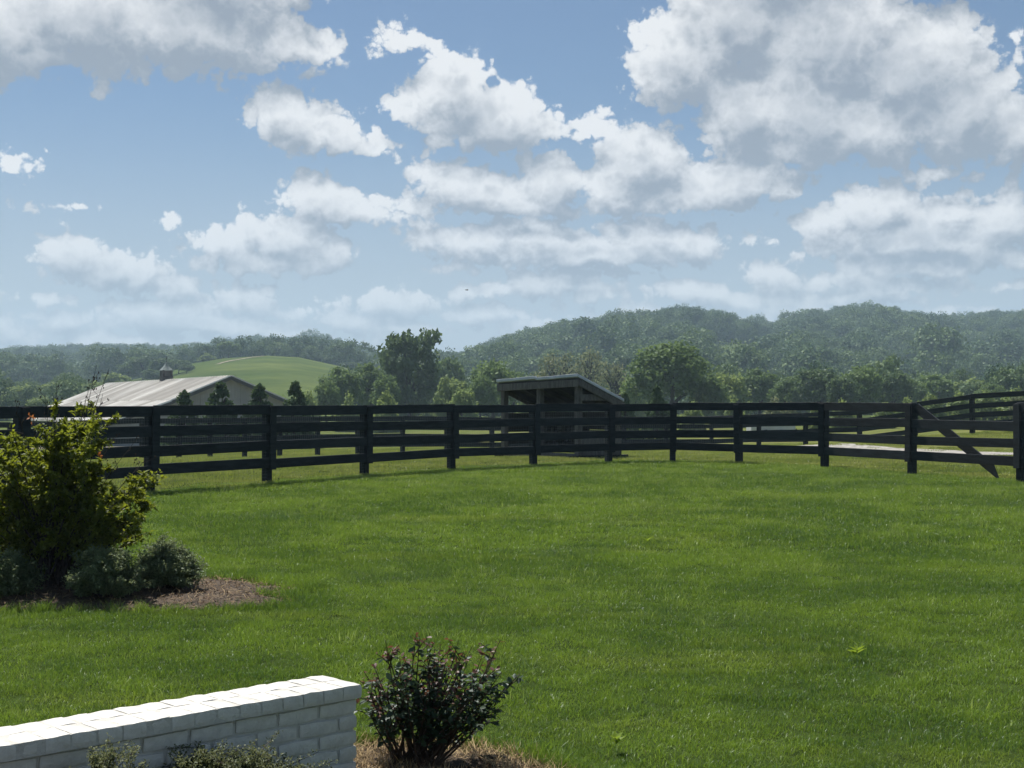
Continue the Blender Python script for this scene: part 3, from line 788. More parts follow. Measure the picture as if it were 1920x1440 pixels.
    def fn(mb):
        prof = [(1.30, 1.10), (1.25, 1.15), (.85, 1.32), (.45, 1.52), (.16, 1.74), (.05, 1.84)]
        vs, fs = [], []
        for q, h in prof:
            for a, b in ((-1, -1), (1, -1), (1, 1), (-1, 1)): vs.append(L(s + a * r * q, b * r * q, z0 + h))
        for i in range(len(prof) - 1):
            for k in range(4): fs.append((i * 4 + k, i * 4 + (k + 1) % 4, (i + 1) * 4 + (k + 1) % 4, (i + 1) * 4 + k))
        fs += [(3, 2, 1, 0), tuple(len(vs) - 4 + k for k in range(4))]
        mb.add(vs, fs)
    crf = part('cupola_roof', fn, 'copper')
    def fn(mb):
        mb.tube([L(s, 0, z0 + 1.8), L(s, 0, z0 + 2.35)], [.03, .016], 6)
        mb.tube([L(s - .24, -.08, z0 + 2.15), L(s + .24, .08, z0 + 2.15)], [.02, .035], 6)
    part('weathervane', fn, 'cupola_wood', crf)
barn()

# ------------------------------------------------------------------ trees
def crown_np(seed, shape='round', n_clump=90, per=55, leaf=0.42, body=0.35, clump_r=(.16, .30), jit=.42):
    """a crown in a unit box: x,y in -1..1, z 0..1 times H; returned in units of half-width R with height ratio"""
    rg = np.random.default_rng(seed)
    V, T, nv = [], [], 0
    lobes = [(rnd_unit(rg, 1)[0], rg.uniform(.1, .3)) for _ in range(7)]
    out = []
    k = 0
    while k < n_clump:
        d = rnd_unit(rg, 1)[0]
        rad = rg.uniform(.25, 1.0) ** .45
        if shape == 'round':
            p = d * rad * np.array([.78, .78, .80]); 
            if p[2] < -.55: continue
        elif shape == 'oak':
            if d[2] < -.62: continue
            p = d * rad * np.array([.84, .84, .80])
        elif shape == 'tall':
            z = rg.uniform(-.95, .90); wz = (.80 if z < .1 else .74 * (1 - ((z - .1) / .95) ** 4) + .14)
            a = rg.uniform(0, 2 * math.pi); q = rad * wz
            p = np.array([math.cos(a) * q, math.sin(a) * q, z])
        elif shape == 'bush':
            if d[2] < -.2: continue
            p = d * rad * np.array([.82, .82, .95]); p[2] = p[2] * 1.6 - .85
        elif shape == 'conifer':
            z = rg.uniform(0, 1) ** 1.25; a = rg.uniform(0, 2 * math.pi); q = (.86 * (1 - z) ** .8) * rad
            p = np.array([math.cos(a) * q, math.sin(a) * q, z * 1.9 - .95])
        b = 1.0
        for ld, la in lobes: b += la * max(0, float(d @ ld)) ** 3 - la * .10
        if shape != 'conifer': p[:2] *= b; p[2] *= (0.5 + .5 * b)
        out.append(p); k += 1
    for p in out:
        cr = rg.uniform(*clump_r) * (1 if shape != 'conifer' else (.35 + .6 * (1 - (p[2] + .95) / 1.9)))
        n = int(per * rg.uniform(.7, 1.3)); d = rnd_unit(rg, n); rr = cr * rg.uniform(.35, 1.0, n)[:, None] ** .6
        C = p + d * rr * np.array([1, 1, .78])
        ctr = C - np.array([0, 0, -.35]); ctr /= np.linalg.norm(ctr, axis=1, keepdims=True) + 1e-6
        Nn = d * .85 + ctr * body + rnd_unit(rg, n) * jit + np.array([0, 0, .30]); Nn /= np.linalg.norm(Nn, axis=1, keepdims=True)
        D = rnd_unit(rg, n) + np.array([0, 0, -.25])
        L = leaf * rg.uniform(.6, 1.3, n)
        v, t = leaf_arrays(C, D, Nn, L, L * .42, .2)
        V.append(v); T.append(t + nv); nv += len(v)
    V = np.vstack(V); T = np.vstack(T)
    V[:, 2] = (V[:, 2] + 1) / 2                        # z 0..1
    return V, T, out

def tree_proto(name, seed, shape, m, n_clump, per, leaf, stem=.22, clump_r=(.16, .30), limbs=9):
    V, T, cl = crown_np(seed, shape, n_clump, per, leaf, clump_r=clump_r)
    z0 = stem if shape in ('round', 'oak', 'sparse') else (.03 if shape != 'tall' else .08)
    V[:, 2] = z0 + V[:, 2] * (1 - z0)
    crown = mesh_np(name + '_crown', V, [T], m)
    rg = random.Random(seed); mb = MB()
    top = .82 if shape in ('conifer', 'tall') else .62
    pts = [Vector((rg.uniform(-.03, .03) * i, rg.uniform(-.03, .03) * i, -.02 + i * top / 5)) for i in range(6)]
    mb.tube(pts, [.085 - .013 * i for i in range(6)], 7)
    pick = rg.sample(cl, min(limbs, len(cl)))
    for p in pick:
        tip = Vector((p[0] * .9, p[1] * .9, z0 + (p[2] + 1) / 2 * (1 - z0)))
        h = min(max(.2, tip.z * .55), top * .9); q = h / top * 5; i = min(int(q), 4); st = pts[i].lerp(pts[i + 1], q - i)
        mid = st.lerp(tip, .5) + Vector((0, 0, .05))
        mb.tube([st, mid, tip], [.035, .022, .006], 5)
    trunk = mb.mesh(name + '_trunk', 'bark', True)
    return crown, trunk
PROTO = {
 'tall': tree_proto('tall', 11, 'tall', 'leaf_dark', 130, 46, .13, clump_r=(.15, .27)),
 'oak': tree_proto('oak', 12, 'oak', 'leaf_mid', 190, 46, .085, .07, (.14, .24)),
 'round': tree_proto('round', 13, 'round', 'leaf_mid', 110, 42, .13, .14, (.15, .28)),
 'round2': tree_proto('round2', 14, 'round', 'leaf_dark', 100, 42, .13, .12, (.15, .30)),
 'round3': tree_proto('round3', 18, 'oak', 'leaf_mid', 110, 42, .13, .10, (.15, .28)),
 'light': tree_proto('light', 15, 'bush', 'leaf_light', 90, 42, .14, .05, (.14, .28)),
 'sparse': tree_proto('sparse', 16, 'round', 'leaf_pale', 95, 17, .10, .16, (.16, .30), 40),
 'bush': tree_proto('bush', 17, 'bush', 'leaf_light', 80, 44, .16, .03, (.16, .30)),
 'pale': tree_proto('pale', 19, 'bush', 'leaf_pale', 90, 46, .12, .03, (.14, .26)),
 'conifer': tree_proto('conifer', 20, 'conifer', 'leaf_conifer', 150, 34, .12, .03, (.14, .24), 12),
}
TREES = []
def tree(kind, px, top, wid, d, label, group=None, name='tree', cat='tree', base=None):
    x = XD(px, d); zb = gz(x, d) if base is None else base
    ht = P(px, top, d).z - zb; R = wid / 2 / F * d
    root = bpy.data.objects.new(name, None); COL.objects.link(root); root.location = (x, d, zb)
    rg = random.Random(int(px * 7 + d)); root.rotation_euler = (0, 0, rg.uniform(0, 6.28))
    cr, tr = PROTO[kind]
    c = obj('crown', cr, root); c.scale = (R, R * rg.uniform(.9, 1.1), ht)
    t = obj('trunk', tr, root); tR = min(R, ht * .5); t.scale = (tR * .9, tR * .9, ht)
    tag(root, label, cat, group); TREES.append((x, d, R)); return root

tree('tall', 768, 619, 112, 185, 'tall dark dense tree standing above the hedgerow, seen against the sky', name='tall_tree')
tree('oak', 1257, 626, 186, 150, 'big round light-crowned tree standing right of the small shelter', name='round_tree')
for px, tp, wd, d, lb in ((640, 688, 92, 172, 'broad hedgerow tree before the right foot of the meadow hill'), (696, 680, 84, 180, 'taller hedgerow tree touching the tall dark tree'),
 (612, 712, 60, 150, 'short hedgerow tree nearest the barn gable'), (722, 702, 66, 160, 'hedgerow tree standing in front of the tall dark tree')): tree('round', px, tp, wd, d, lb, name='hedgerow_tree')
G2 = ('low leafy bush in the hedgerow beside the barn gable', 'low hedgerow bushes by the barn')
for px, tp, wd, d in ((578, 722, 52, 140), (655, 728, 60, 135), (725, 722, 66, 130), (530, 738, 40, 140)): tree('bush', px, tp, wd, d, *G2, name='hedgerow_bush', cat='bush')
for kd, px, tp, wd, d, lb in (
 ('light', 846, 690, 84, 165, 'yellow-green tree touching the tall dark tree'), ('light', 868, 714, 66, 150, 'low yellow-green tree beside the rounded tree left of the shelter'),
 ('light', 1000, 696, 70, 175, 'yellow-green tree peeping over the left end of the shelter roof'), ('light', 1185, 692, 60, 175, 'small yellow-green tree between the shelter and the big round tree'),
 ('round3', 835, 662, 74, 230, 'green tree rising behind the tall dark tree'), ('round3', 925, 668, 108, 170, 'broad rounded green tree just left of the shelter'),
 ('round3', 962, 690, 70, 190, 'narrow green tree at the left post of the shelter'), ('round3', 900, 698, 60, 160, 'low green tree leaning on the broad rounded tree'),
 ('sparse', 1046, 655, 96, 190, 'thinly leafed pale tree above the middle of the shelter roof'), ('sparse', 1105, 648, 92, 200, 'tallest thinly leafed pale tree behind the shelter'),
 ('sparse', 1150, 672, 76, 180, 'thinly leafed pale tree at the low back end of the shelter roof')):
    tree(kd, px, tp, wd, d, lb, name={'light': 'yellow_green_tree', 'round3': 'rounded_tree', 'sparse': 'sparse_tree'}[kd])
BELT = [('light', 1362, 682, 104, 172, 'light green tree pressed against the big round tree'),
 ('round', 1425, 690, 92, 190, 'mid-green tree directly behind the pale blossoming bush'),
 ('round', 1335, 708, 66, 150, 'short mid-green tree tucked under the edge of the big round tree'),
 ('oak', 1484, 698, 84, 182, 'light domed tree between the blossoming bush and the darker trees'),
 ('round2', 1540, 682, 104, 175, 'tallest darker green tree of the belt behind the fence curve'),
 ('round', 1612, 686, 92, 172, 'mid-green tree among the darker trees of the belt'),
 ('round2', 1672, 690, 86, 178, 'last darker green tree before the belt gets lighter'),
 ('round2', 1580, 700, 76, 165, 'lower dark tree filling the gap between two taller belt trees'),
 ('oak', 1706, 704, 80, 190, 'light domed tree above the corner where the far fence starts rising'),
 ('light', 1310, 722, 60, 150, 'low light green tree at the foot of the big round tree')]
for kd, px, tp, wd, d, lb in BELT: tree(kd, px, tp, wd, d, lb, name='belt_tree')
G6 = ('mid-green tree of the belt behind the rising far fence', 'belt trees behind the rising far fence')
for kd, px, tp, wd, d in (('round', 1755, 702, 92, 200), ('light', 1822, 697, 96, 210), ('round', 1893, 692, 96, 200), ('round', 1960, 690, 100, 200), ('oak', 1858, 712, 70, 170)): tree(kd, px, tp, wd, d, *G6, name='belt_tree')
G8 = ('bright yellow-green bush just above the far fence rail', 'bright bushes behind the far fence')
for px, tp, wd, d in ((1580, 742, 62, 105), (1700, 738, 60, 110), (1745, 732, 66, 112), (1800, 728, 70, 115), (1850, 724, 66, 118), (1905, 720, 74, 115), (1660, 748, 50, 105), (1300, 745, 50, 105), (1375, 742, 46, 120), (1970, 716, 80, 110), (1530, 752, 44, 100)): tree('bush', px, tp, wd, d, *G8, name='bright_bush', cat='bush')
tree('pale', 1462, 731, 72, 100, 'pale rounded bush in blossom behind the near fence', name='pale_bush', cat='bush')
tree('pale', 1912, 722, 50, 100, 'pale pinkish bush by the rising far fence', name='pale_bush', cat='bush')
tree('conifer', 1232, 725, 84, 78, 'small dark conifer beside the big round tree', name='small_conifer')
tree('conifer', 1172, 738, 70, 78, 'small dark conifer just past the shelter back corner', name='small_conifer')
for px, tp, wd, lb in ((345, 735, 120, 'young dark conifer at the left rake of the barn gable'), (415, 719, 126, 'young dark conifer under the peak of the barn gable'), (486, 723, 126, 'young dark conifer before the right half of the barn gable'), (553, 718, 116, 'young dark conifer just past the right corner of the barn')): tree('conifer', px, tp, wd, 68, lb, name='young_conifer')
G10 = ('pale green tree in the valley left of the barn', 'pale valley trees left of the barn')
for px, tp, wd, d in ((-20, 725, 90, 240), (40, 712, 92, 255), (112, 704, 96, 262), (170, 705, 80, 250), (212, 690, 70, 330), (75, 735, 70, 200), (-90, 715, 100, 260), (150, 735, 60, 200)): tree('light', px, tp, wd, d, *G10, name='valley_tree')
G11 = ('dark tree in the clump on the left shoulder of the green meadow', 'dark trees on the meadow shoulder')
for px, tp, wd, d in ((268, 664, 64, 430), (300, 668, 56, 400), (335, 672, 52, 405), (350, 682, 36, 395), (240, 676, 50, 440), (285, 690, 44, 380)): tree('round2', px, tp, wd, d, *G11, name='meadow_tree')
tree('round', 428, 640, 50, 488, 'lone dark round tree on the crest of the green meadow hill', name='meadow_tree')
tree('bush', 388, 660, 36, 480, 'small pale bush beside the lone tree on the meadow crest', name='meadow_bush', cat='bush')
G12 = ('dark tree at the right foot of the meadow hill crest', 'dark trees along the back of the meadow')
for px, tp, wd, d in ((590, 664, 34, 520), (618, 668, 30, 520), (655, 678, 40, 500), (555, 660, 26, 530)): tree('round2', px, tp, wd, d, *G12, name='meadow_tree')

# ------------------------------------------------------------------ wooded hills (one mass)
def wooded_hills():
    rg = np.random.default_rng(77); pts = []
    r = 340.0
    while r < 1330:
        sp = 10.2 if r < 900 else 11.5
        n = int(2 * 0.46 * r / sp)
        az = np.linspace(-0.46, 0.46, n) + rg.normal(0, .3, n) * sp / r
        rr = r + rg.normal(0, .3, n) * sp
        pts.append(np.stack([az, rr], -1)); r += sp * .95
    pts = np.vstack(pts); az, rr = pts[:, 0], pts[:, 1]
    m = is_wood(az, rr)
    # drop what stands well behind its ridge
    px = 960 + F * np.tan(az)
    X, Y = rr * np.sin(az), rr * np.cos(az); Z = ground_z(X, Y)
    el = (Z - EYE + 10) / rr
    # ridge visibility: running max of elevation along each bearing
    grid = np.linspace(-0.47, 0.47, 400); rs = np.linspace(300, 1340, 130)
    AA, RR = np.meshgrid(grid, rs); EE = (ground_z(RR * np.sin(AA), RR * np.cos(AA)) - EYE) / RR
    cm = np.maximum.accumulate(EE, 0)
    gi = np.clip(np.round((az + .47) / .94 * 399).astype(int), 0, 399); ri = np.clip(((rr - 300) / 1040 * 129).astype(int) - 1, 0, 129)
    m &= el > cm[ri, gi] - 0.0015
    sel = np.where(m)[0]; n = len(sel)
    var = []
    for k in range(5):
        V, T, _ = crown_np(200 + k, ('round', 'oak', 'round', 'oak', 'tall')[k], 38, 64, .105, 1.3, clump_r=(.20, .34), jit=.30)
        V = V * np.array([1, 1, 1.0]); V[:, 2] = V[:, 2] * 2.0 - .35
        var.append(mesh_np('wood_crown', V, [T], 'leaf_forest'))
    R = np.clip(np.exp(rg.normal(1.78, .26, n)), 3.4, 10.5) * np.where(rg.random(n) < .1, 1.2, 1.0)
    H = R * rg.uniform(.85, 1.25, n)
    # keep the crowns under the lie of the ridge, as woods on a slope do
    sky_px = np.linspace(-600, 2600, 400)
    sky_py = np.min([np.interp(np.arctan((sky_px - 960) / F), HILLS[k][0], 760 - (HILLS[k][1] + 14 - EYE) / HILLS[k][2] * F) for k in 'ABCD'], 0)
    base_py = 760 - (Z[sel] - EYE) / Y[sel] * F
    allow = (base_py - np.interp(px[sel], sky_px, sky_py) + rg.uniform(-2, 5, n)) * Y[sel] / F
    fit = np.clip(allow / (1.62 * H), .45, 1.0); H = H * fit; R = R * (.35 + .65 * fit)
    scatter('wooded_hillside', np.stack([X[sel], Y[sel], Z[sel] + .3], -1), np.stack([R, R, H], -1), np.stack([np.zeros(n), np.zeros(n), rg.uniform(0, 6.28, n)], -1), rg.choice(5, n, p=[.27, .27, .2, .2, .06]), var,
            'dense deciduous woods covering the far hills', 'woods')
    # scrub at the foot of the woods, behind the tree belt
    n2 = 520; a2 = rg.uniform(-.44, .44, n2); r2 = rg.uniform(205, 340, n2)
    hM = hill_z('M', a2, r2); px2 = 960 + F * np.tan(a2); keep = (hM < 3.5) & ((px2 < 150) | (px2 > 640)); a2, r2 = a2[keep], r2[keep]; n2 = len(a2)
    X2, Y2 = r2 * np.sin(a2), r2 * np.cos(a2); R2 = rg.uniform(2.4, 4.6, n2)
    scatter('valley_scrub', np.stack([X2, Y2, ground_z(X2, Y2)], -1), np.stack([R2, R2, R2 * rg.uniform(.8, 1.3, n2)], -1), np.stack([np.zeros(n2), np.zeros(n2), rg.uniform(0, 6.28, n2)], -1), rg.integers(0, 4, n2), var,
            'low green scrub filling the valley floor before the hills', 'scrub')
wooded_hills()

# ------------------------------------------------------------------ brick wall
def brick_wall():
    A = P(676, 1281, 6.0); B = P(0, 1395, 4.91)
    e = Vector((B.x - A.x, B.y - A.y, 0)).normalized(); nrm = Vector((e.y, -e.x, 0))     # nrm: to the back
    if nrm.y < 0: nrm = -nrm
    topz = A.z; Lw = 3.3; DPT = .277
    root = bpy.data.objects.new('brick_wall', None); COL.objects.link(root); root.location = (A.x, A.y, 0)
    tag(root, 'low white-painted brick wall with a header cap beside the rose bush', 'wall')
    hz = Vector((0, 0, 1)); rg = random.Random(21)
    def L(s, t, z): return e * s + nrm * t + hz * z
    def brick_mesh(l, d, h, seed):
        r = random.Random(seed); import bmesh
        bm = bmesh.new(); nx, ny, nz = 6, 3, 3
        bmesh.ops.create_cube(bm, size=1.0)
        bmesh.ops.subdivide_edges(bm, edges=bm.edges[:], cuts=2, use_grid_fill=True)
        ph = [r.uniform(0, 6.28) for _ in range(6)]
        for v in bm.verts:
            c = v.co
            rd = sum(1 for q in c if abs(abs(q) - .5) < 1e-4)
            x, y, z = c.x * l, c.y * d, c.z * h
            k = .0013 if rd >= 2 else .0007
            x += r.uniform(-k, k); y += r.uniform(-k, k); z += r.uniform(-k, k) + .0018 * math.sin(c.x * 4 + ph[0])
            if rd >= 2:
                s_ = 1 - .0018 * (rd - 1) / (l / 2)
                x *= s_ if abs(abs(c.x) - .5) < 1e-4 else 1
                y *= 1 - (.0018 * (rd - 1)) / (d / 2) if abs(abs(c.y) - .5) < 1e-4 else 1
                z *= 1 - (.0018 * (rd - 1)) / (h / 2) if abs(abs(c.z) - .5) < 1e-4 else 1
            v.co = (x, y, z)
        me = bpy.data.meshes.new('brick'); bm.to_mesh(me); bm.free(); me.materials.append(MATS['white_paint'])
        return me
    rot = math.atan2(e.y, e.x)
    H = .057; J = .010; STEP = H + J
    cap_f = [brick_mesh(.0992, .147, .060, 30 + i) for i in range(4)]; cap_b = [brick_mesh(.0992, .132, .060, 40 + i) for i in range(4)]
    full = [brick_mesh(.1935, .10, H, 50 + i) for i in range(5)]; half = [brick_mesh(.093, .10, H, 60 + i) for i in range(2)]
    def put(me, s, t, z, rz=0, name='brick'):
        o = obj(name, me, root); o.location = L(s, t, z); o.rotation_euler = (rg.uniform(-.003, .003), rg.uniform(-.003, .003), rot + rz + rg.uniform(-.004, .004)); return o
    zc = topz - .030
    n = int(Lw / .102)
    for i in range(n):
        s = .05 + i * .102
        put(rg.choice(cap_f), s, .0725 - .012 + rg.uniform(-.003, .003), zc + rg.uniform(-.0007, .0007), name='cap_brick')
        put(rg.choice(cap_b), s + rg.uniform(-.002, .002), .145 + .065 - .002 + rg.uniform(-.003, .003), zc + rg.uniform(-.0007, .0007), name='cap_brick')
    course = 0; z = topz - .060 - .007 - H / 2
    while z > -.05:
        s = .012
        if course % 2 == 1:
            put(rg.choice(half), s + .0465, .052 + .006, z); s += .093 + J
        while s < Lw - .1:
            put(rg.choice(full), s + .0975, .052 + .006 + rg.uniform(-.002, .002), z + rg.uniform(-.0012, .0012)); s += .195 + J
        for t in (.16, ):
            put(full[course % 5], .056, t + .012, z, math.pi / 2)
        course += 1; z -= STEP
    mb = MB(); mb.box(L(Lw / 2 + .02, .140, topz / 2 - .08), e * (Lw / 2 - .004), nrm * .1225, hz * (topz / 2 + .05))
    mb2 = MB(); mb2.box(L(Lw / 2 + .006, .130, topz - .0315), e * (Lw / 2 - .002), nrm * .1395, hz * .0282)
    obj('mortar', mb.mesh('mortar', 'mortar'), root); obj('cap_mortar', mb2.mesh('cap_mortar', 'mortar'), root)
    return A, e, nrm, Lw, DPT
WALL = brick_wall()

# ------------------------------------------------------------------ beds
def blob(cx, cy, rx, ry, a, seed, wob=.14):
    r = random.Random(seed); ph = [r.uniform(0, 6.28) for _ in range(5)]
    def f(x, y):
        dx, dy = x - cx, y - cy; X = (dx * math.cos(a) + dy * math.sin(a)) / rx; Y = (-dx * math.sin(a) + dy * math.cos(a)) / ry
        th = np.arctan2(Y, X); rr = np.hypot(X, Y)
        lim = 1 + wob * (np.sin(3 * th + ph[0]) * .5 + np.sin(5 * th + ph[1]) * .4 + np.sin(9 * th + ph[2]) * .25 + np.sin(17 * th + ph[3]) * .18)
        return rr / lim
    f.p = (cx, cy, rx, ry, a); return f
bedL = blob(XD(185, 11.5) - .15, 11.42, 1.78, .90, -.05, 5)
bedR = blob(XD(840, 6.25), 6.18, .66, .42, -.62, 8, .10)
bedW = blob(-1.75, 4.2, 1.7, 1.1, .75, 9, .1)
def bed(name, f, label, mname='mulch_soil', mound=.05):
    cx, cy, rx, ry, a = f.p; V = []; nr, na = 14, 72
    for i in range(nr + 1):
        for j in range(na):
            th = j / na * 2 * math.pi; q = i / nr
            X0 = math.cos(th); Y0 = math.sin(th)
            lo, hi = 0.3, 2.0
            x = cx + (X0 * rx * math.cos(a) - Y0 * ry * math.sin(a)); y = cy + (X0 * rx * math.sin(a) + Y0 * ry * math.cos(a))
            k = 1.0 / float(f(np.array(x), np.array(y))) * q * 1.04
            x = cx + (x - cx) * k; y = cy + (y - cy) * k
            V.append((x, y, .006 + mound * (1 - q ** 2) - .02 * (q > .99) + (random.Random(i * 97 + j).uniform(-.008, .008) if 0 < i < nr else 0)))
    V = np.array(V); V[:, 2] += ground_z(V[:, 0], V[:, 1])
    i, j = np.meshgrid(np.arange(nr), np.arange(na), indexing='ij'); j2 = (j + 1) % na
    Q = np.stack([i * na + j, (i + 1) * na + j, (i + 1) * na + j2, i * na + j2], -1).reshape(-1, 4)
    return obj(name, mesh_np(name, V, [Q], mname, True), kind='structure', label=label)
bed('mulch_bed', bedL, 'oval mulch bed under the big leafy shrub')
bed('mulch_bed', bedR, 'straw-strewn mulch bed round the rose bush', mound=.03)
bed('mulch_bed', bedW, 'mulch bed in front of the white brick wall', mound=.02)
def bed_z(x, y):
    z = ground_z(x, y)
    for f, mnd in ((bedL, .05), (bedR, .03), (bedW, .02)):
        q = f(x, y); z = z + np.where(q < 1, .006 + mnd * (1 - np.clip(q, 0, 1) ** 2), 0)
    return z
def litter(name, f, n, ln, wd, m, seed, label, lo=0.0, hi=1.08, cat='mulch', up=.25):
    rg = np.random.default_rng(seed); cx, cy, rx, ry, a = f.p
    x = cx + rg.uniform(-1.6, 1.6, n) * max(rx, ry); y = cy + rg.uniform(-1.6, 1.6, n) * max(rx, ry); q = f(x, y)
    k = (q < hi) & (q > lo); x, y = x[k], y[k]; n = len(x)
    C = np.stack([x, y, bed_z(x, y) + rg.uniform(.002, .018, n)], -1)
    D = rnd_unit(rg, n); D[:, 2] = np.abs(D[:, 2]) * up + .02; Nn = rnd_unit(rg, n) * .4 + np.array([0, 0, 1])
    L = ln * rg.uniform(.4, 1.5, n); v, t = leaf_arrays(C, D, Nn, L, wd * rg.uniform(.5, 1.4, n), .3)
    obj(name, mesh_np(name, v, [t], m), label=label, cat=cat, kind='stuff')
litter('mulch_chips', bedL, 26000, .035, .006, 'chip', 1, 'dark bark chips over the bed under the big shrub')
litter('dry_straw', bedL, 16000, .06, .0022, 'straw', 2, 'dry tan grass clippings at the edge of the big shrub bed', .45, 1.1, 'straw', .5)
litter('mulch_chips', bedR, 9000, .022, .004, 'chip', 3, 'dark bark chips under the rose bush', 0, 1)
litter('dry_straw', bedR, 26000, .065, .0016, 'straw', 4, 'dry straw-coloured grass round the rose bush', .30, 1.16, 'straw', .8)
litter('mulch_chips', bedW, 9000, .03, .005, 'chip', 6, 'dark bark chips before the white brick wall', 0, 1)

# ------------------------------------------------------------------ lawn grass
def blade_tile(seed, n, rad, h, w, lean=.5):
    rg = np.random.default_rng(seed)
    a = rg.uniform(0, 2 * math.pi, n); q = rad * np.sqrt(rg.uniform(0, 1, n))
    B = np.stack([np.cos(a) * q, np.sin(a) * q, np.full(n, -.012)], -1)
    th = rg.uniform(0, 2 * math.pi, n); S = np.stack([np.cos(th), np.sin(th), np.zeros(n)], -1)
    ld = rg.uniform(0, 2 * math.pi, n); Ld = np.stack([np.cos(ld), np.sin(ld), np.zeros(n)], -1)
    H = h * rg.uniform(.55, 1.35, n)[:, None]; le = (lean * rg.uniform(.1, 1.0, n))[:, None] * H
    Wd = (w * rg.uniform(.7, 1.3, n))[:, None]
    m1 = B + Ld * le * .30 + np.array([0, 0, 1]) * H * .55; tp = B + Ld * le + np.array([0, 0, 1]) * H * (1 - .25 * (le / H) ** 2)
    V = np.stack([B - S * Wd, B + S * Wd, m1 + S * Wd * .8, m1 - S * Wd * .8, tp], 1).reshape(-1, 3)
    i = np.arange(n)[:, None] * 5
    return V, i + np.array([[0, 1, 2, 3]]), i + np.array([[3, 2, 4]])
def tile_mesh(name, m, *a):
    V, Q, T = blade_tile(*a); return mesh_np(name, V, [Q, T], m)

fx = np.array([p[0] for p in near_posts]); fy = np.array([p[1] for p in near_posts])
faz = np.arctan2(fx, fy); fr_ = np.hypot(fx, fy)
def inside_fence(x, y, off=0.0):
    return np.hypot(x, y) < np.interp(np.arctan2(x, y), faz, fr_) + off
def wall_clear(x, y):
    A, e, n, Lw, dp = WALL; s = (x - A.x) * e.x + (y - A.y) * e.y; t = (x - A.x) * n.x + (y - A.y) * n.y
    return ~((s > -.02) & (s < Lw) & (t > -.03) & (t < dp + .02)), t
def grid(y0, y1, sp, seed, half=.45):
    rg = np.random.default_rng(seed); ys = np.arange(y0, y1, sp); out = []
    for y in ys:
        xs = np.arange(-half * y - .5, half * y + .5, sp); out.append(np.stack([xs, np.full(len(xs), y)], -1))
    p = np.vstack(out); return p + rg.uniform(-.35, .35, p.shape) * sp
def lawn_ok(x, y, m=1.0):
    ok = (bedL(x, y) > m) & (bedR(x, y) > m) & (bedW(x, y) > m)
    c, t = wall_clear(x, y); return ok & c
def rots(rg, n, tilt=.06): return np.stack([rg.uniform(-tilt, tilt, n), rg.uniform(-tilt, tilt, n), rg.uniform(0, 6.28, n)], -1)
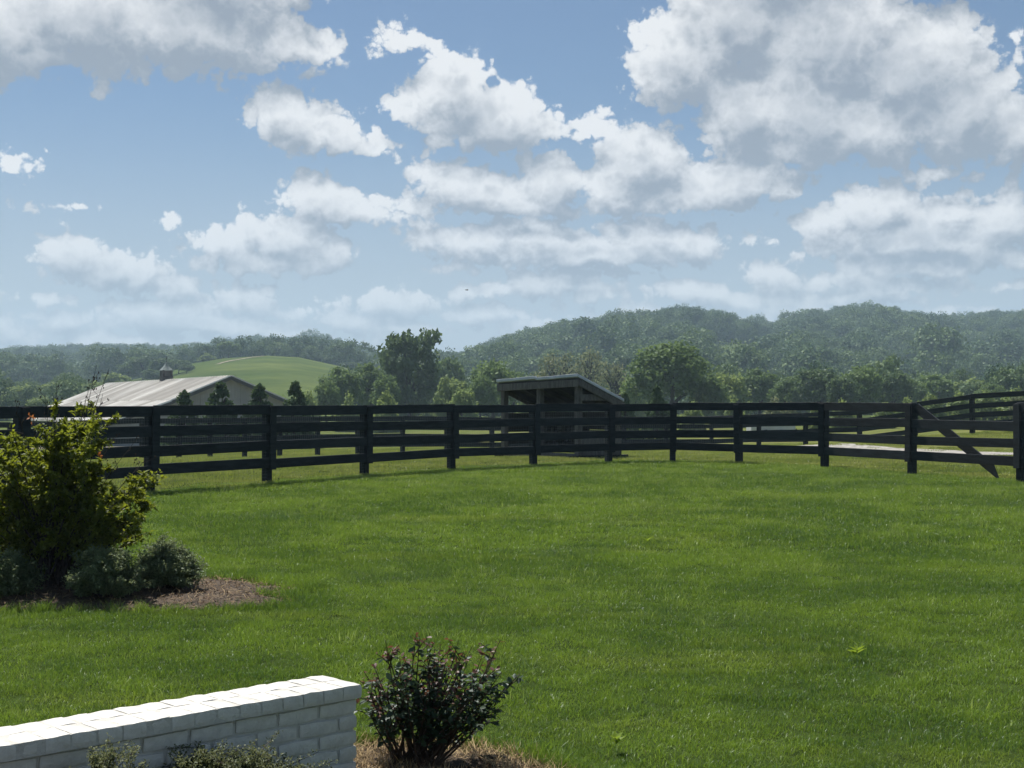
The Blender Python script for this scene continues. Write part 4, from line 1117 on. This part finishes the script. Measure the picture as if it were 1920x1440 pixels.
def lawn():
    rg = np.random.default_rng(5)
    p = grid(3.6, 14.0, .21, 1); x, y = p[:, 0], p[:, 1]; k = lawn_ok(x, y, 1.02) & inside_fence(x, y, .3); x, y = x[k], y[k]; n = len(x)
    q = np.minimum(np.minimum(bedL(x, y), bedR(x, y)), 1.6)
    s = rg.uniform(.85, 1.12, n)
    var = [tile_mesh('turf', 'lawn_grass', 300 + i, 520, .19, .040, .0016, 1.3) for i in range(5)]
    scatter('lawn_grass', np.stack([x, y, bed_z(x, y)], -1), np.stack([s, s, s * rg.uniform(.8, 1.2, n)], -1), rots(rg, n), rg.integers(0, 5, n), var, 'mown green lawn grass between the wall and the shrubs', 'grass')
    p = grid(13.6, 33.0, .36, 2); x, y = p[:, 0], p[:, 1]; k = lawn_ok(x, y, 1.02) & inside_fence(x, y, .5); x, y = x[k], y[k]; n = len(x)
    s = rg.uniform(.85, 1.15, n)
    var = [tile_mesh('turf', 'lawn_grass', 320 + i, 700, .33, .044, .0027, 1.3) for i in range(5)]
    scatter('lawn_grass', np.stack([x, y, ground_z(x, y)], -1), np.stack([s, s, s * rg.uniform(.8, 1.2, n)], -1), rots(rg, n), rg.integers(0, 5, n), var, 'mown green lawn grass running up to the near fence', 'grass')
    # longer pale blades left standing
    var = [tile_mesh('tuft', 'tall_grass', 340 + i, 14, .09, .076, .0026, 1.0) for i in range(5)]
    n = 13000; y = 5.2 + 25 * rg.uniform(0, 1, n) ** .45; x = rg.uniform(-.45, .45, n) * y
    dens = (np.sin(x * .9 + 1) * np.sin(y * .7) + np.sin(x * 2.3 + y * 1.1)) * .3 + .35 + .6 * sstep((y - 13) / 9)
    k = lawn_ok(x, y, 1.03) & inside_fence(x, y, .25) & (rg.uniform(0, 1, n) < dens); x, y = x[k], y[k]; n = len(x); s = rg.uniform(.55, 1.15, n)
    scatter('tall_grass', np.stack([x, y, ground_z(x, y)], -1), np.stack([s, s, s], -1), rots(rg, n, .12), rg.integers(0, 5, n), var, 'longer pale grass blades left standing in the lawn', 'grass')
    # rough grass along the beds and the foot of the wall
    var = [tile_mesh('edge_tuft', 'lawn_grass', 360 + i, 46, .09, .12, .0026, 1.2) for i in range(4)]
    pts = []
    for f in (bedL, bedR):
        cx, cy, rx, ry, a = f.p
        xx = cx + rg.uniform(-1.7, 1.7, 9000) * rx; yy = cy + rg.uniform(-1.9, 1.9, 9000) * max(rx, ry); q = f(xx, yy)
        k = (q > 1.0) & (q < 1.22) & lawn_ok(xx, yy, .99); pts.append(np.stack([xx[k], yy[k]], -1)[:420])
    A, e, nn, Lw, dp = WALL; sx = rg.uniform(0, Lw, 140); tt = rg.uniform(dp + .05, dp + .14, 140)
    pts.append(np.stack([A.x + e.x * sx + nn.x * tt, A.y + e.y * sx + nn.y * tt], -1))
    pts = np.vstack(pts); n = len(pts); s = rg.uniform(.35, .85, n)
    scatter('edge_grass', np.stack([pts[:, 0], pts[:, 1], ground_z(pts[:, 0], pts[:, 1])], -1), np.stack([s, s, s], -1), rots(rg, n, .2), rg.integers(0, 4, n), var, 'rough untrimmed grass along the bed edges and wall foot', 'grass')
    # paddock beyond the fence
    p = grid(21, 60, .62, 3, .42); x, y = p[:, 0], p[:, 1]; k = ~inside_fence(x, y, .3)
    lx = np.array([q[0] for q in lane]); ly = np.array([q[1] for q in lane]); la = np.arctan2(lx, ly); lr = np.hypot(lx, ly)
    r = np.hypot(x, y); k &= np.abs(r - np.interp(np.arctan2(x, y), la, lr)) > 1.05
    x, y = x[k], y[k]; n = len(x); s = rg.uniform(.85, 1.2, n)
    var = [tile_mesh('turf', 'paddock_grass', 380 + i, 620, .52, .052, .0050, 1.0) for i in range(4)]
    scatter('paddock_grass', np.stack([x, y, ground_z(x, y)], -1), np.stack([s, s, s * rg.uniform(.6, 1.3, n)], -1), rots(rg, n), rg.integers(0, 4, n), var, 'yellowish paddock grass beyond the near fence', 'grass')
lawn()

# ------------------------------------------------------------------ shrubs
def bez(a, b, c, n):
    return [a * (1 - t) ** 2 + b * 2 * t * (1 - t) + c * t * t for t in np.linspace(0, 1, n)]
def leafy(rg, pts, n, ll, lw, spread, start=.25):
    """leaves along a polyline of points"""
    pts = np.array([tuple(p) for p in pts]); m = len(pts)
    t = rg.uniform(start, 1.0, n) * (m - 1); i = np.minimum(t.astype(int), m - 2); f = (t - i)[:, None]
    C = pts[i] * (1 - f) + pts[i + 1] * f; ax = pts[i + 1] - pts[i]; ax /= np.linalg.norm(ax, axis=1, keepdims=True) + 1e-9
    D = ax * .55 + rnd_unit(rg, n) * .9 + np.array([0, 0, .12])
    C = C + rnd_unit(rg, n) * spread
    N = np.array([0, 0, 1.0]) + rnd_unit(rg, n) * .6
    return leaf_arrays(C, D, N, ll * rg.uniform(.6, 1.25, n), lw * rg.uniform(.7, 1.2, n), .35, .15)

def big_shrub():
    rg = np.random.default_rng(31); rr = random.Random(31)
    d0 = 11.55; base = Vector((XD(105, d0), d0, float(bed_z(np.array(XD(105, d0)), np.array(d0)))))
    root = bpy.data.objects.new('leafy_shrub', None); COL.objects.link(root); root.location = base
    tag(root, 'big yellow-green leafy shrub with bare sprigs above the mulch bed', 'shrub')
    tips = [(100, 778), (148, 762), (182, 778), (60, 832), (20, 800), (-45, 800), (-110, 850), (178, 835), (222, 940), (298, 884), (272, 930), (262, 978), (5, 860), (-60, 900), (120, 850), (165, 880), (75, 900), (210, 960), (30, 930), (150, 930), (-30, 960), (100, 960), (175, 900), (180, 990), (-90, 960), (250, 915), (130, 810), (165, 812), (90, 830)]
    st = MB(); LV, LT, nv = [], [], 0
    def add(v, t):
        nonlocal nv
        LV.append(v); LT.append(t + nv); nv += len(v)
    for rep in range(3):
        for (x, y) in tips:
            jx, jy = rr.gauss(0, 13) * (rep > 0), abs(rr.gauss(0, 30)) * (rep > 0)
            tip = P(x + jx, y + jy, d0 + rr.uniform(-.55, .55)) - base
            b = Vector((rr.uniform(-.16, .16), rr.uniform(-.14, .14), -.03))
            mid = Vector((tip.x * .35 + b.x, tip.y * .35 + b.y, tip.z * .62))
            pl = bez(b, mid, tip, 9); st.tube(pl, [.013 - .0014 * i for i in range(9)], 5)
            add(*leafy(rg, pl, 110, .052, .0135, .012, .3))
            for s in range(7):
                k = rr.uniform(.30, .97) * 8; i = int(k); q = pl[i].lerp(pl[min(i + 1, 8)], k - i)
                dirn = Vector((rr.gauss(0, 1), rr.gauss(0, 1), rr.uniform(.1, 1.1))).normalized()
                Lk = rr.uniform(.09, .21); e = q + dirn * Lk; mm = q + dirn * Lk * .5 + Vector((0, 0, .03))
                tw = bez(q, mm, e, 5); st.tube(tw, [.005, .004, .003, .0025, .0015], 4)
                add(*leafy(rg, tw, 54, .050, .013, .010, .15))
    obj('stems', st.mesh('stems', 'twig'), root)
    obj('foliage', mesh_np('foliage', np.vstack(LV), [np.vstack(LT)], 'leaf_abelia'), root, kind='stuff')
    sp = MB()
    for (x, y) in [(205, 690), (181, 684), (172, 712), (106, 715), (100, 742), (193, 738), (84, 738), (222, 812), (245, 838), (275, 860), (30, 760), (62, 770)]:
        tip = P(x, y, d0 + rr.uniform(-.3, .3)) - base; b = Vector((tip.x * .45, tip.y * .4, tip.z * .55)); m = b.lerp(tip, .5) + Vector((rr.uniform(-.05, .05), 0, .02))
        pl = bez(b, m, tip, 6); sp.tube(pl, [.0045, .004, .0035, .003, .0022, .0015], 4)
        for s in range(7):
            k = rr.uniform(.45, 1.0) * 5; i = min(int(k), 4); q = pl[i].lerp(pl[i + 1], k - i)
            e = q + Vector((rr.gauss(0, .045), rr.gauss(0, .045), rr.uniform(.01, .07))); sp.tube([q, e], [.0022, .0014], 3)
            for _ in range(2):
                c = e + Vector((rr.gauss(0, .006), rr.gauss(0, .006), rr.gauss(0, .006))); sp.tube([c, c + Vector((.004, .002, .010)), c + Vector((.004, 0, .018))], [.002, .006, .002], 4)
    obj('bare_sprigs', sp.mesh('bare_sprigs', 'twig'), root)
    # a few orange new leaves
    for (x, y) in ((58, 783), (187, 853)):
        c = P(x, y, d0 - .3) - base; n = 7
        C = np.array([tuple(c)] * n) + rg.normal(0, .012, (n, 3)); v, t = leaf_arrays(C, rnd_unit(rg, n), np.array([0, 0, 1.]) + rnd_unit(rg, n) * .6, .035, .011, .3)
        obj('orange_leaves', mesh_np('orange_leaves', v, [t], 'leaf_orange'), root)
big_shrub()

def low_shrub(name, px, base_y, top_y, wid, d, m, label, seed, n=5200, leaf=.020, group=None, depth=1.0, sprigs=46):
    rg = np.random.default_rng(seed); x = XD(px, d); zb = float(bed_z(np.array(x), np.array(d)))
    h = P(px, top_y, d).z - zb; R = wid / 2 / F * d
    root = bpy.data.objects.new(name, None); COL.objects.link(root); root.location = (x, d, zb); tag(root, label, 'shrub', group)
    st = MB(); LV, LT, nv = [], [], 0; rr = random.Random(seed)
    for k in range(sprigs):
        dv = rnd_unit(rg, 1)[0]; dv[2] = abs(dv[2]) * .9 + .12; dv /= np.linalg.norm(dv)
        e = Vector((dv[0] * R, dv[1] * R * depth, dv[2] * h)) * rr.uniform(.55, 1.14)
        b = Vector((rr.uniform(-.05, .05), rr.uniform(-.05, .05), -.02)); mid = b.lerp(e, .5) + Vector((0, 0, .12 * h))
        pl = bez(b, mid, e, 6); st.tube(pl, [.006, .005, .004, .003, .002, .001], 4)
        v, t = leafy(rg, pl, n // sprigs // 2, leaf, leaf * .30, leaf * 1.1, .45); LV.append(v); LT.append(t + nv); nv += len(v)
        for s in range(5):
            q = pl[3].lerp(pl[5], rr.random()); e2 = q + Vector((rr.gauss(0, .3) * R, rr.gauss(0, .3) * R * depth, rr.uniform(0, .22) * h)); 
            v, t = leafy(rg, [q, q.lerp(e2, .5), e2], n // sprigs // 8, leaf, leaf * .30, leaf, .1); LV.append(v); LT.append(t + nv); nv += len(v)
            st.tube([q, e2], [.002, .001], 3)
    obj('stems', st.mesh('stems', 'twig'), root)
    obj('foliage', mesh_np('foliage', np.vstack(LV), [np.vstack(LT)], m), root, kind='stuff')
low_shrub('low_shrub', 200, 1120, 1030, 128, 11.0, 'leaf_blue', 'low blue-green shrub at the front of the big shrub', 41, 42000, .024, sprigs=110)
low_shrub('low_shrub', 314, 1095, 1018, 116, 11.45, 'leaf_blue', 'low blue-green shrub nearest the bare mulch tip of the bed', 42, 42000, .024, sprigs=110)
low_shrub('low_shrub', 8, 1110, 1040, 112, 11.05, 'leaf_blue', 'low blue-green shrub half out of view under the big shrub', 43, 42000, .024, sprigs=110)
low_shrub('low_shrub', 432, 1500, 1402, 300, 5.35, 'leaf_box', 'small-leaved olive shrub against the white wall, the larger of two', 44, 52000, .014, sprigs=120)
low_shrub('low_shrub', 205, 1500, 1419, 200, 4.95, 'leaf_box', 'small-leaved olive shrub against the white wall, the smaller of two', 45, 32000, .013, sprigs=90)

def rose():
    rg = np.random.default_rng(51); rr = random.Random(51); d0 = 6.22
    base = Vector((XD(775, d0), d0, float(bed_z(np.array(XD(775, d0)), np.array(d0)))))
    root = bpy.data.objects.new('rose_bush', None); COL.objects.link(root); root.location = base
    tag(root, 'dark glossy rose bush with reddish tips beside the brick wall end', 'rose bush')
    tips = [(722, 1200), (700, 1245), (690, 1290), (780, 1188), (800, 1195), (815, 1212), (845, 1205), (860, 1200), (885, 1212), (905, 1225), (938, 1200), (940, 1260), (975, 1262), (930, 1295), (920, 1330), (690, 1330), (705, 1270), (750, 1235), (830, 1250), (870, 1270), (900, 1290), (760, 1290), (735, 1300), (850, 1320), (800, 1310), (715, 1350), (880, 1345), (790, 1260), (770, 1330), (910, 1260)]
    st = MB(); lv = []
    for rep in range(2):
        for (x, y) in tips:
            red = y < 1235 or (x < 716 and y < 1300)
            tip = P(x + rr.gauss(0, 9) * rep, y + abs(rr.gauss(0, 14)) * rep, d0 + rr.uniform(-.2, .2)) - base
            b = Vector((rr.uniform(-.10, .10), rr.uniform(-.06, .06), -.02)); mid = Vector((tip.x * .62 + b.x * .4, tip.y * .5, tip.z * .45))
            pl = bez(b, mid, tip, 9); st.tube(pl, [.0065 - .00065 * i for i in range(9)], 5)
            segs = [(pl, .42, 17)]
            for s in range(5):
                k = rr.uniform(.38, .95) * 8; i = int(k); q = pl[i].lerp(pl[min(i + 1, 8)], k - i)
                e = q + Vector((rr.gauss(0, .05), rr.gauss(0, .05), rr.uniform(.02, .10))); tw = bez(q, q.lerp(e, .5) + Vector((0, 0, .012)), e, 4)
                st.tube(tw, [.003, .0025, .002, .0014], 4); segs.append((tw, .15, 7))
            for (pp, s0, n) in segs:
                A_ = np.array([tuple(p) for p in pp]); m = len(A_)
                for _ in range(n):
                    t = rr.uniform(s0, 1) * (m - 1); i = min(int(t), m - 2); c = A_[i] * (1 - (t - i)) + A_[i + 1] * (t - i)
                    isred = red and t / (m - 1) > .62
                    lv.append((c, rr.uniform(.024, .044) * (.7 if isred else 1), isred))
    obj('canes', st.mesh('canes', 'cane'), root)
    def leaf_me(nm, m):   # 8-gon leaf with a midrib fold, unit length along +X
        o = [(0, 0, 0), (.22, .20, .05), (.5, .30, .06), (.8, .18, .01), (1, 0, -.06), (.8, -.18, .01), (.5, -.30, .06), (.22, -.20, .05)]; mid = [(.3, 0, 0), (.65, 0, -.01)]
        me = bpy.data.meshes.new(nm); me.from_pydata(o + mid, [], [(0, 8, 1), (1, 8, 2), (8, 9, 2), (2, 9, 3), (3, 9, 4), (4, 9, 5), (5, 9, 6), (6, 9, 8), (6, 8, 7), (7, 8, 0)])
        me.materials.append(MATS[m]); me.polygons.foreach_set('use_smooth', [True] * len(me.polygons)); return me
    lm, lr = leaf_me('leaf', 'leaf_rose'), leaf_me('leaf', 'leaf_rose_red')
    rr.shuffle(lv); lv.sort(key=lambda q: q[0][1])          # the ones in front first
    rest = {False: [], True: []}
    vv = np.array([tuple(v.co) for v in lm.vertices]); ff = np.array([tuple(p.vertices) for p in lm.polygons])
    for n, (c, s, isred) in enumerate(lv):
        dv = Vector((rr.gauss(0, 1), rr.gauss(0, 1), rr.gauss(0, .45))).normalized(); nz = Vector((rr.gauss(0, .45), rr.gauss(0, .45), 1)).normalized()
        sd_ = nz.cross(dv).normalized(); nz = dv.cross(sd_)
        M = Matrix((dv, sd_, nz)).transposed()
        if n < 300:
            o = obj('leaf', lr if isred else lm, root); o.matrix_local = Matrix.Translation(Vector(c)) @ M.to_4x4() @ Matrix.Scale(s, 4)
        else: rest[isred].append(vv @ (np.array(M) * s).T + c)
    for red, lst in rest.items():
        if lst:
            V = np.vstack(lst); T = np.vstack([ff + 10 * i for i in range(len(lst))])
            obj('foliage', mesh_np('foliage', V, [T], 'leaf_rose_red' if red else 'leaf_rose', True), root, kind='stuff')
    mb = MB(); q = [P(898, 1424, 6.3), P(925, 1412, 6.32), P(948, 1403, 6.33)]; z = lambda p: Vector((p.x, p.y, float(bed_z(np.array(p.x), np.array(p.y))) + .018))
    b0 = z(q[0]); mb.tube([z(p) - b0 for p in q], [.010, .013, .009], 6)
    obj('stick', mb.mesh('stick', 'bark'), loc=b0, label='short dark stick lying on the mulch by the rose', cat='stick')
rose()

def weed(px, py, d, seed, label):
    rg = np.random.default_rng(seed); x = XD(px, d); n = 9
    a = rg.uniform(0, 6.28, n); D = np.stack([np.cos(a), np.sin(a), rg.uniform(.5, 1.1, n)], -1); C = np.tile([[0, 0, .035]], (n, 1)) + rg.normal(0, .008, (n, 3))
    v, t = leaf_arrays(C, D, np.array([0, 0, 1.]) + rnd_unit(rg, n) * .4, rg.uniform(.05, .085, n), .016, .25, .15)
    root = obj('broadleaf_weed', mesh_np('broadleaf_weed', v, [t], 'weed'), loc=(x, d, gz(x, d) + .02), label=label, cat='weed')
def ground_d(py):
    d = 6.0
    for _ in range(30): d = (EYE - float(ground_z(np.array(0.), np.array(d)))) * F / (py - 760.0)
    return d
weed(1605, 1240, ground_d(1240), 1, 'bright yellow-green weed standing alone in the mown lawn')
weed(1155, 1412, ground_d(1412), 2, 'bright yellow-green weed near the rose bush bed')
weed(1215, 1025, ground_d(1025), 3, 'small bright weed in the middle of the lawn')

# a pale livestock trailer beyond the far fence, only glimpsed between rails
def trailer():
    c = P(1445, 800, 66); z0 = gz(c.x, 66); root = bpy.data.objects.new('stock_trailer', None); COL.objects.link(root); root.location = (c.x, 66, z0)
    tag(root, 'pale low farm trailer glimpsed between rails beyond the far fence', 'trailer')
    mb = MB(); mb.box((0, 0, .72), (1.05, 0, 0), (0, .7, 0), (0, 0, .30)); o = obj('body', mb.mesh('body', 'trailer_paint'), root); bevel(o, .04, 2)
    for sx in (-.35, .35):
        for sy in (-.74, .74):
            mb = MB(); mb.tube([(sx, sy - .07, .29), (sx, sy + .07, .29)], [.29, .29], 16); obj('wheel', mb.mesh('wheel', 'tyre'), root)
    mb = MB(); mb.box((1.45, 0, .45), (.42, 0, 0), (0, .05, 0), (0, 0, .05)); obj('drawbar', mb.mesh('drawbar', 'tyre'), root)
trailer()

def bird():
    c = P(875, 544, 105); root = bpy.data.objects.new('bird', None); COL.objects.link(root); root.location = c; tag(root, 'small dark bird gliding high above the hills', 'bird')
    mb = MB(); mb.tube([(-.12, 0, 0), (-.05, 0, .01), (.05, 0, .012), (.12, 0, .015), (.15, 0, .015)], [.012, .03, .034, .022, .006], 7); obj('body', mb.mesh('body', 'bird_dark', True), root)
    for s in (-1, 1):
        mb = MB(); q = [(.05, 0, .015), (.045, s * .14, .065), (.0, s * .27, .055), (-.03, s * .13, .055), (-.04, 0, .012)]
        mb.add(q + [(a, b, e - .006) for a, b, e in q], [(0, 1, 2, 3, 4), (9, 8, 7, 6, 5)] + [(i, i + 5, (i + 1) % 5 + 5, (i + 1) % 5) for i in range(5)]); obj('wing', mb.mesh('wing', 'bird_dark'), root)
    mb = MB(); mb.add([(-.10, -.015, 0), (-.10, .015, 0), (-.20, .03, .0), (-.20, -.03, .0), (-.10, -.015, .006), (-.10, .015, .006), (-.20, .03, .004), (-.20, -.03, .004)], [(0, 1, 2, 3), (7, 6, 5, 4), (0, 4, 5, 1), (1, 5, 6, 2), (2, 6, 7, 3), (3, 7, 4, 0)]); obj('tail', mb.mesh('tail', 'bird_dark'), root)
    root.rotation_euler = (0, 0, .6)
bird()

# ------------------------------------------------------------------ haze
def haze():
    m = bpy.data.materials.new('haze'); m.use_nodes = True; t = NT(m.node_tree); t.n.clear()
    out = t.new('ShaderNodeOutputMaterial'); v = t.new('ShaderNodeVolumePrincipled')
    v.inputs['Color'].default_value = (.60, .79, 1.0, 1); v.inputs['Density'].default_value = 0.00037; v.inputs['Anisotropy'].default_value = 0.1
    t.l.new(v.outputs[0], out.inputs['Volume']); MATS['haze'] = m
    mb = MB(); mb.box((0, 0, 80), (2620, 0, 0), (0, 2620, 0), (0, 0, 92))
    o = obj('haze', mb.mesh('haze', 'haze'), kind='stuff', label='thin blue-white summer haze over the valley', cat='haze')
haze()
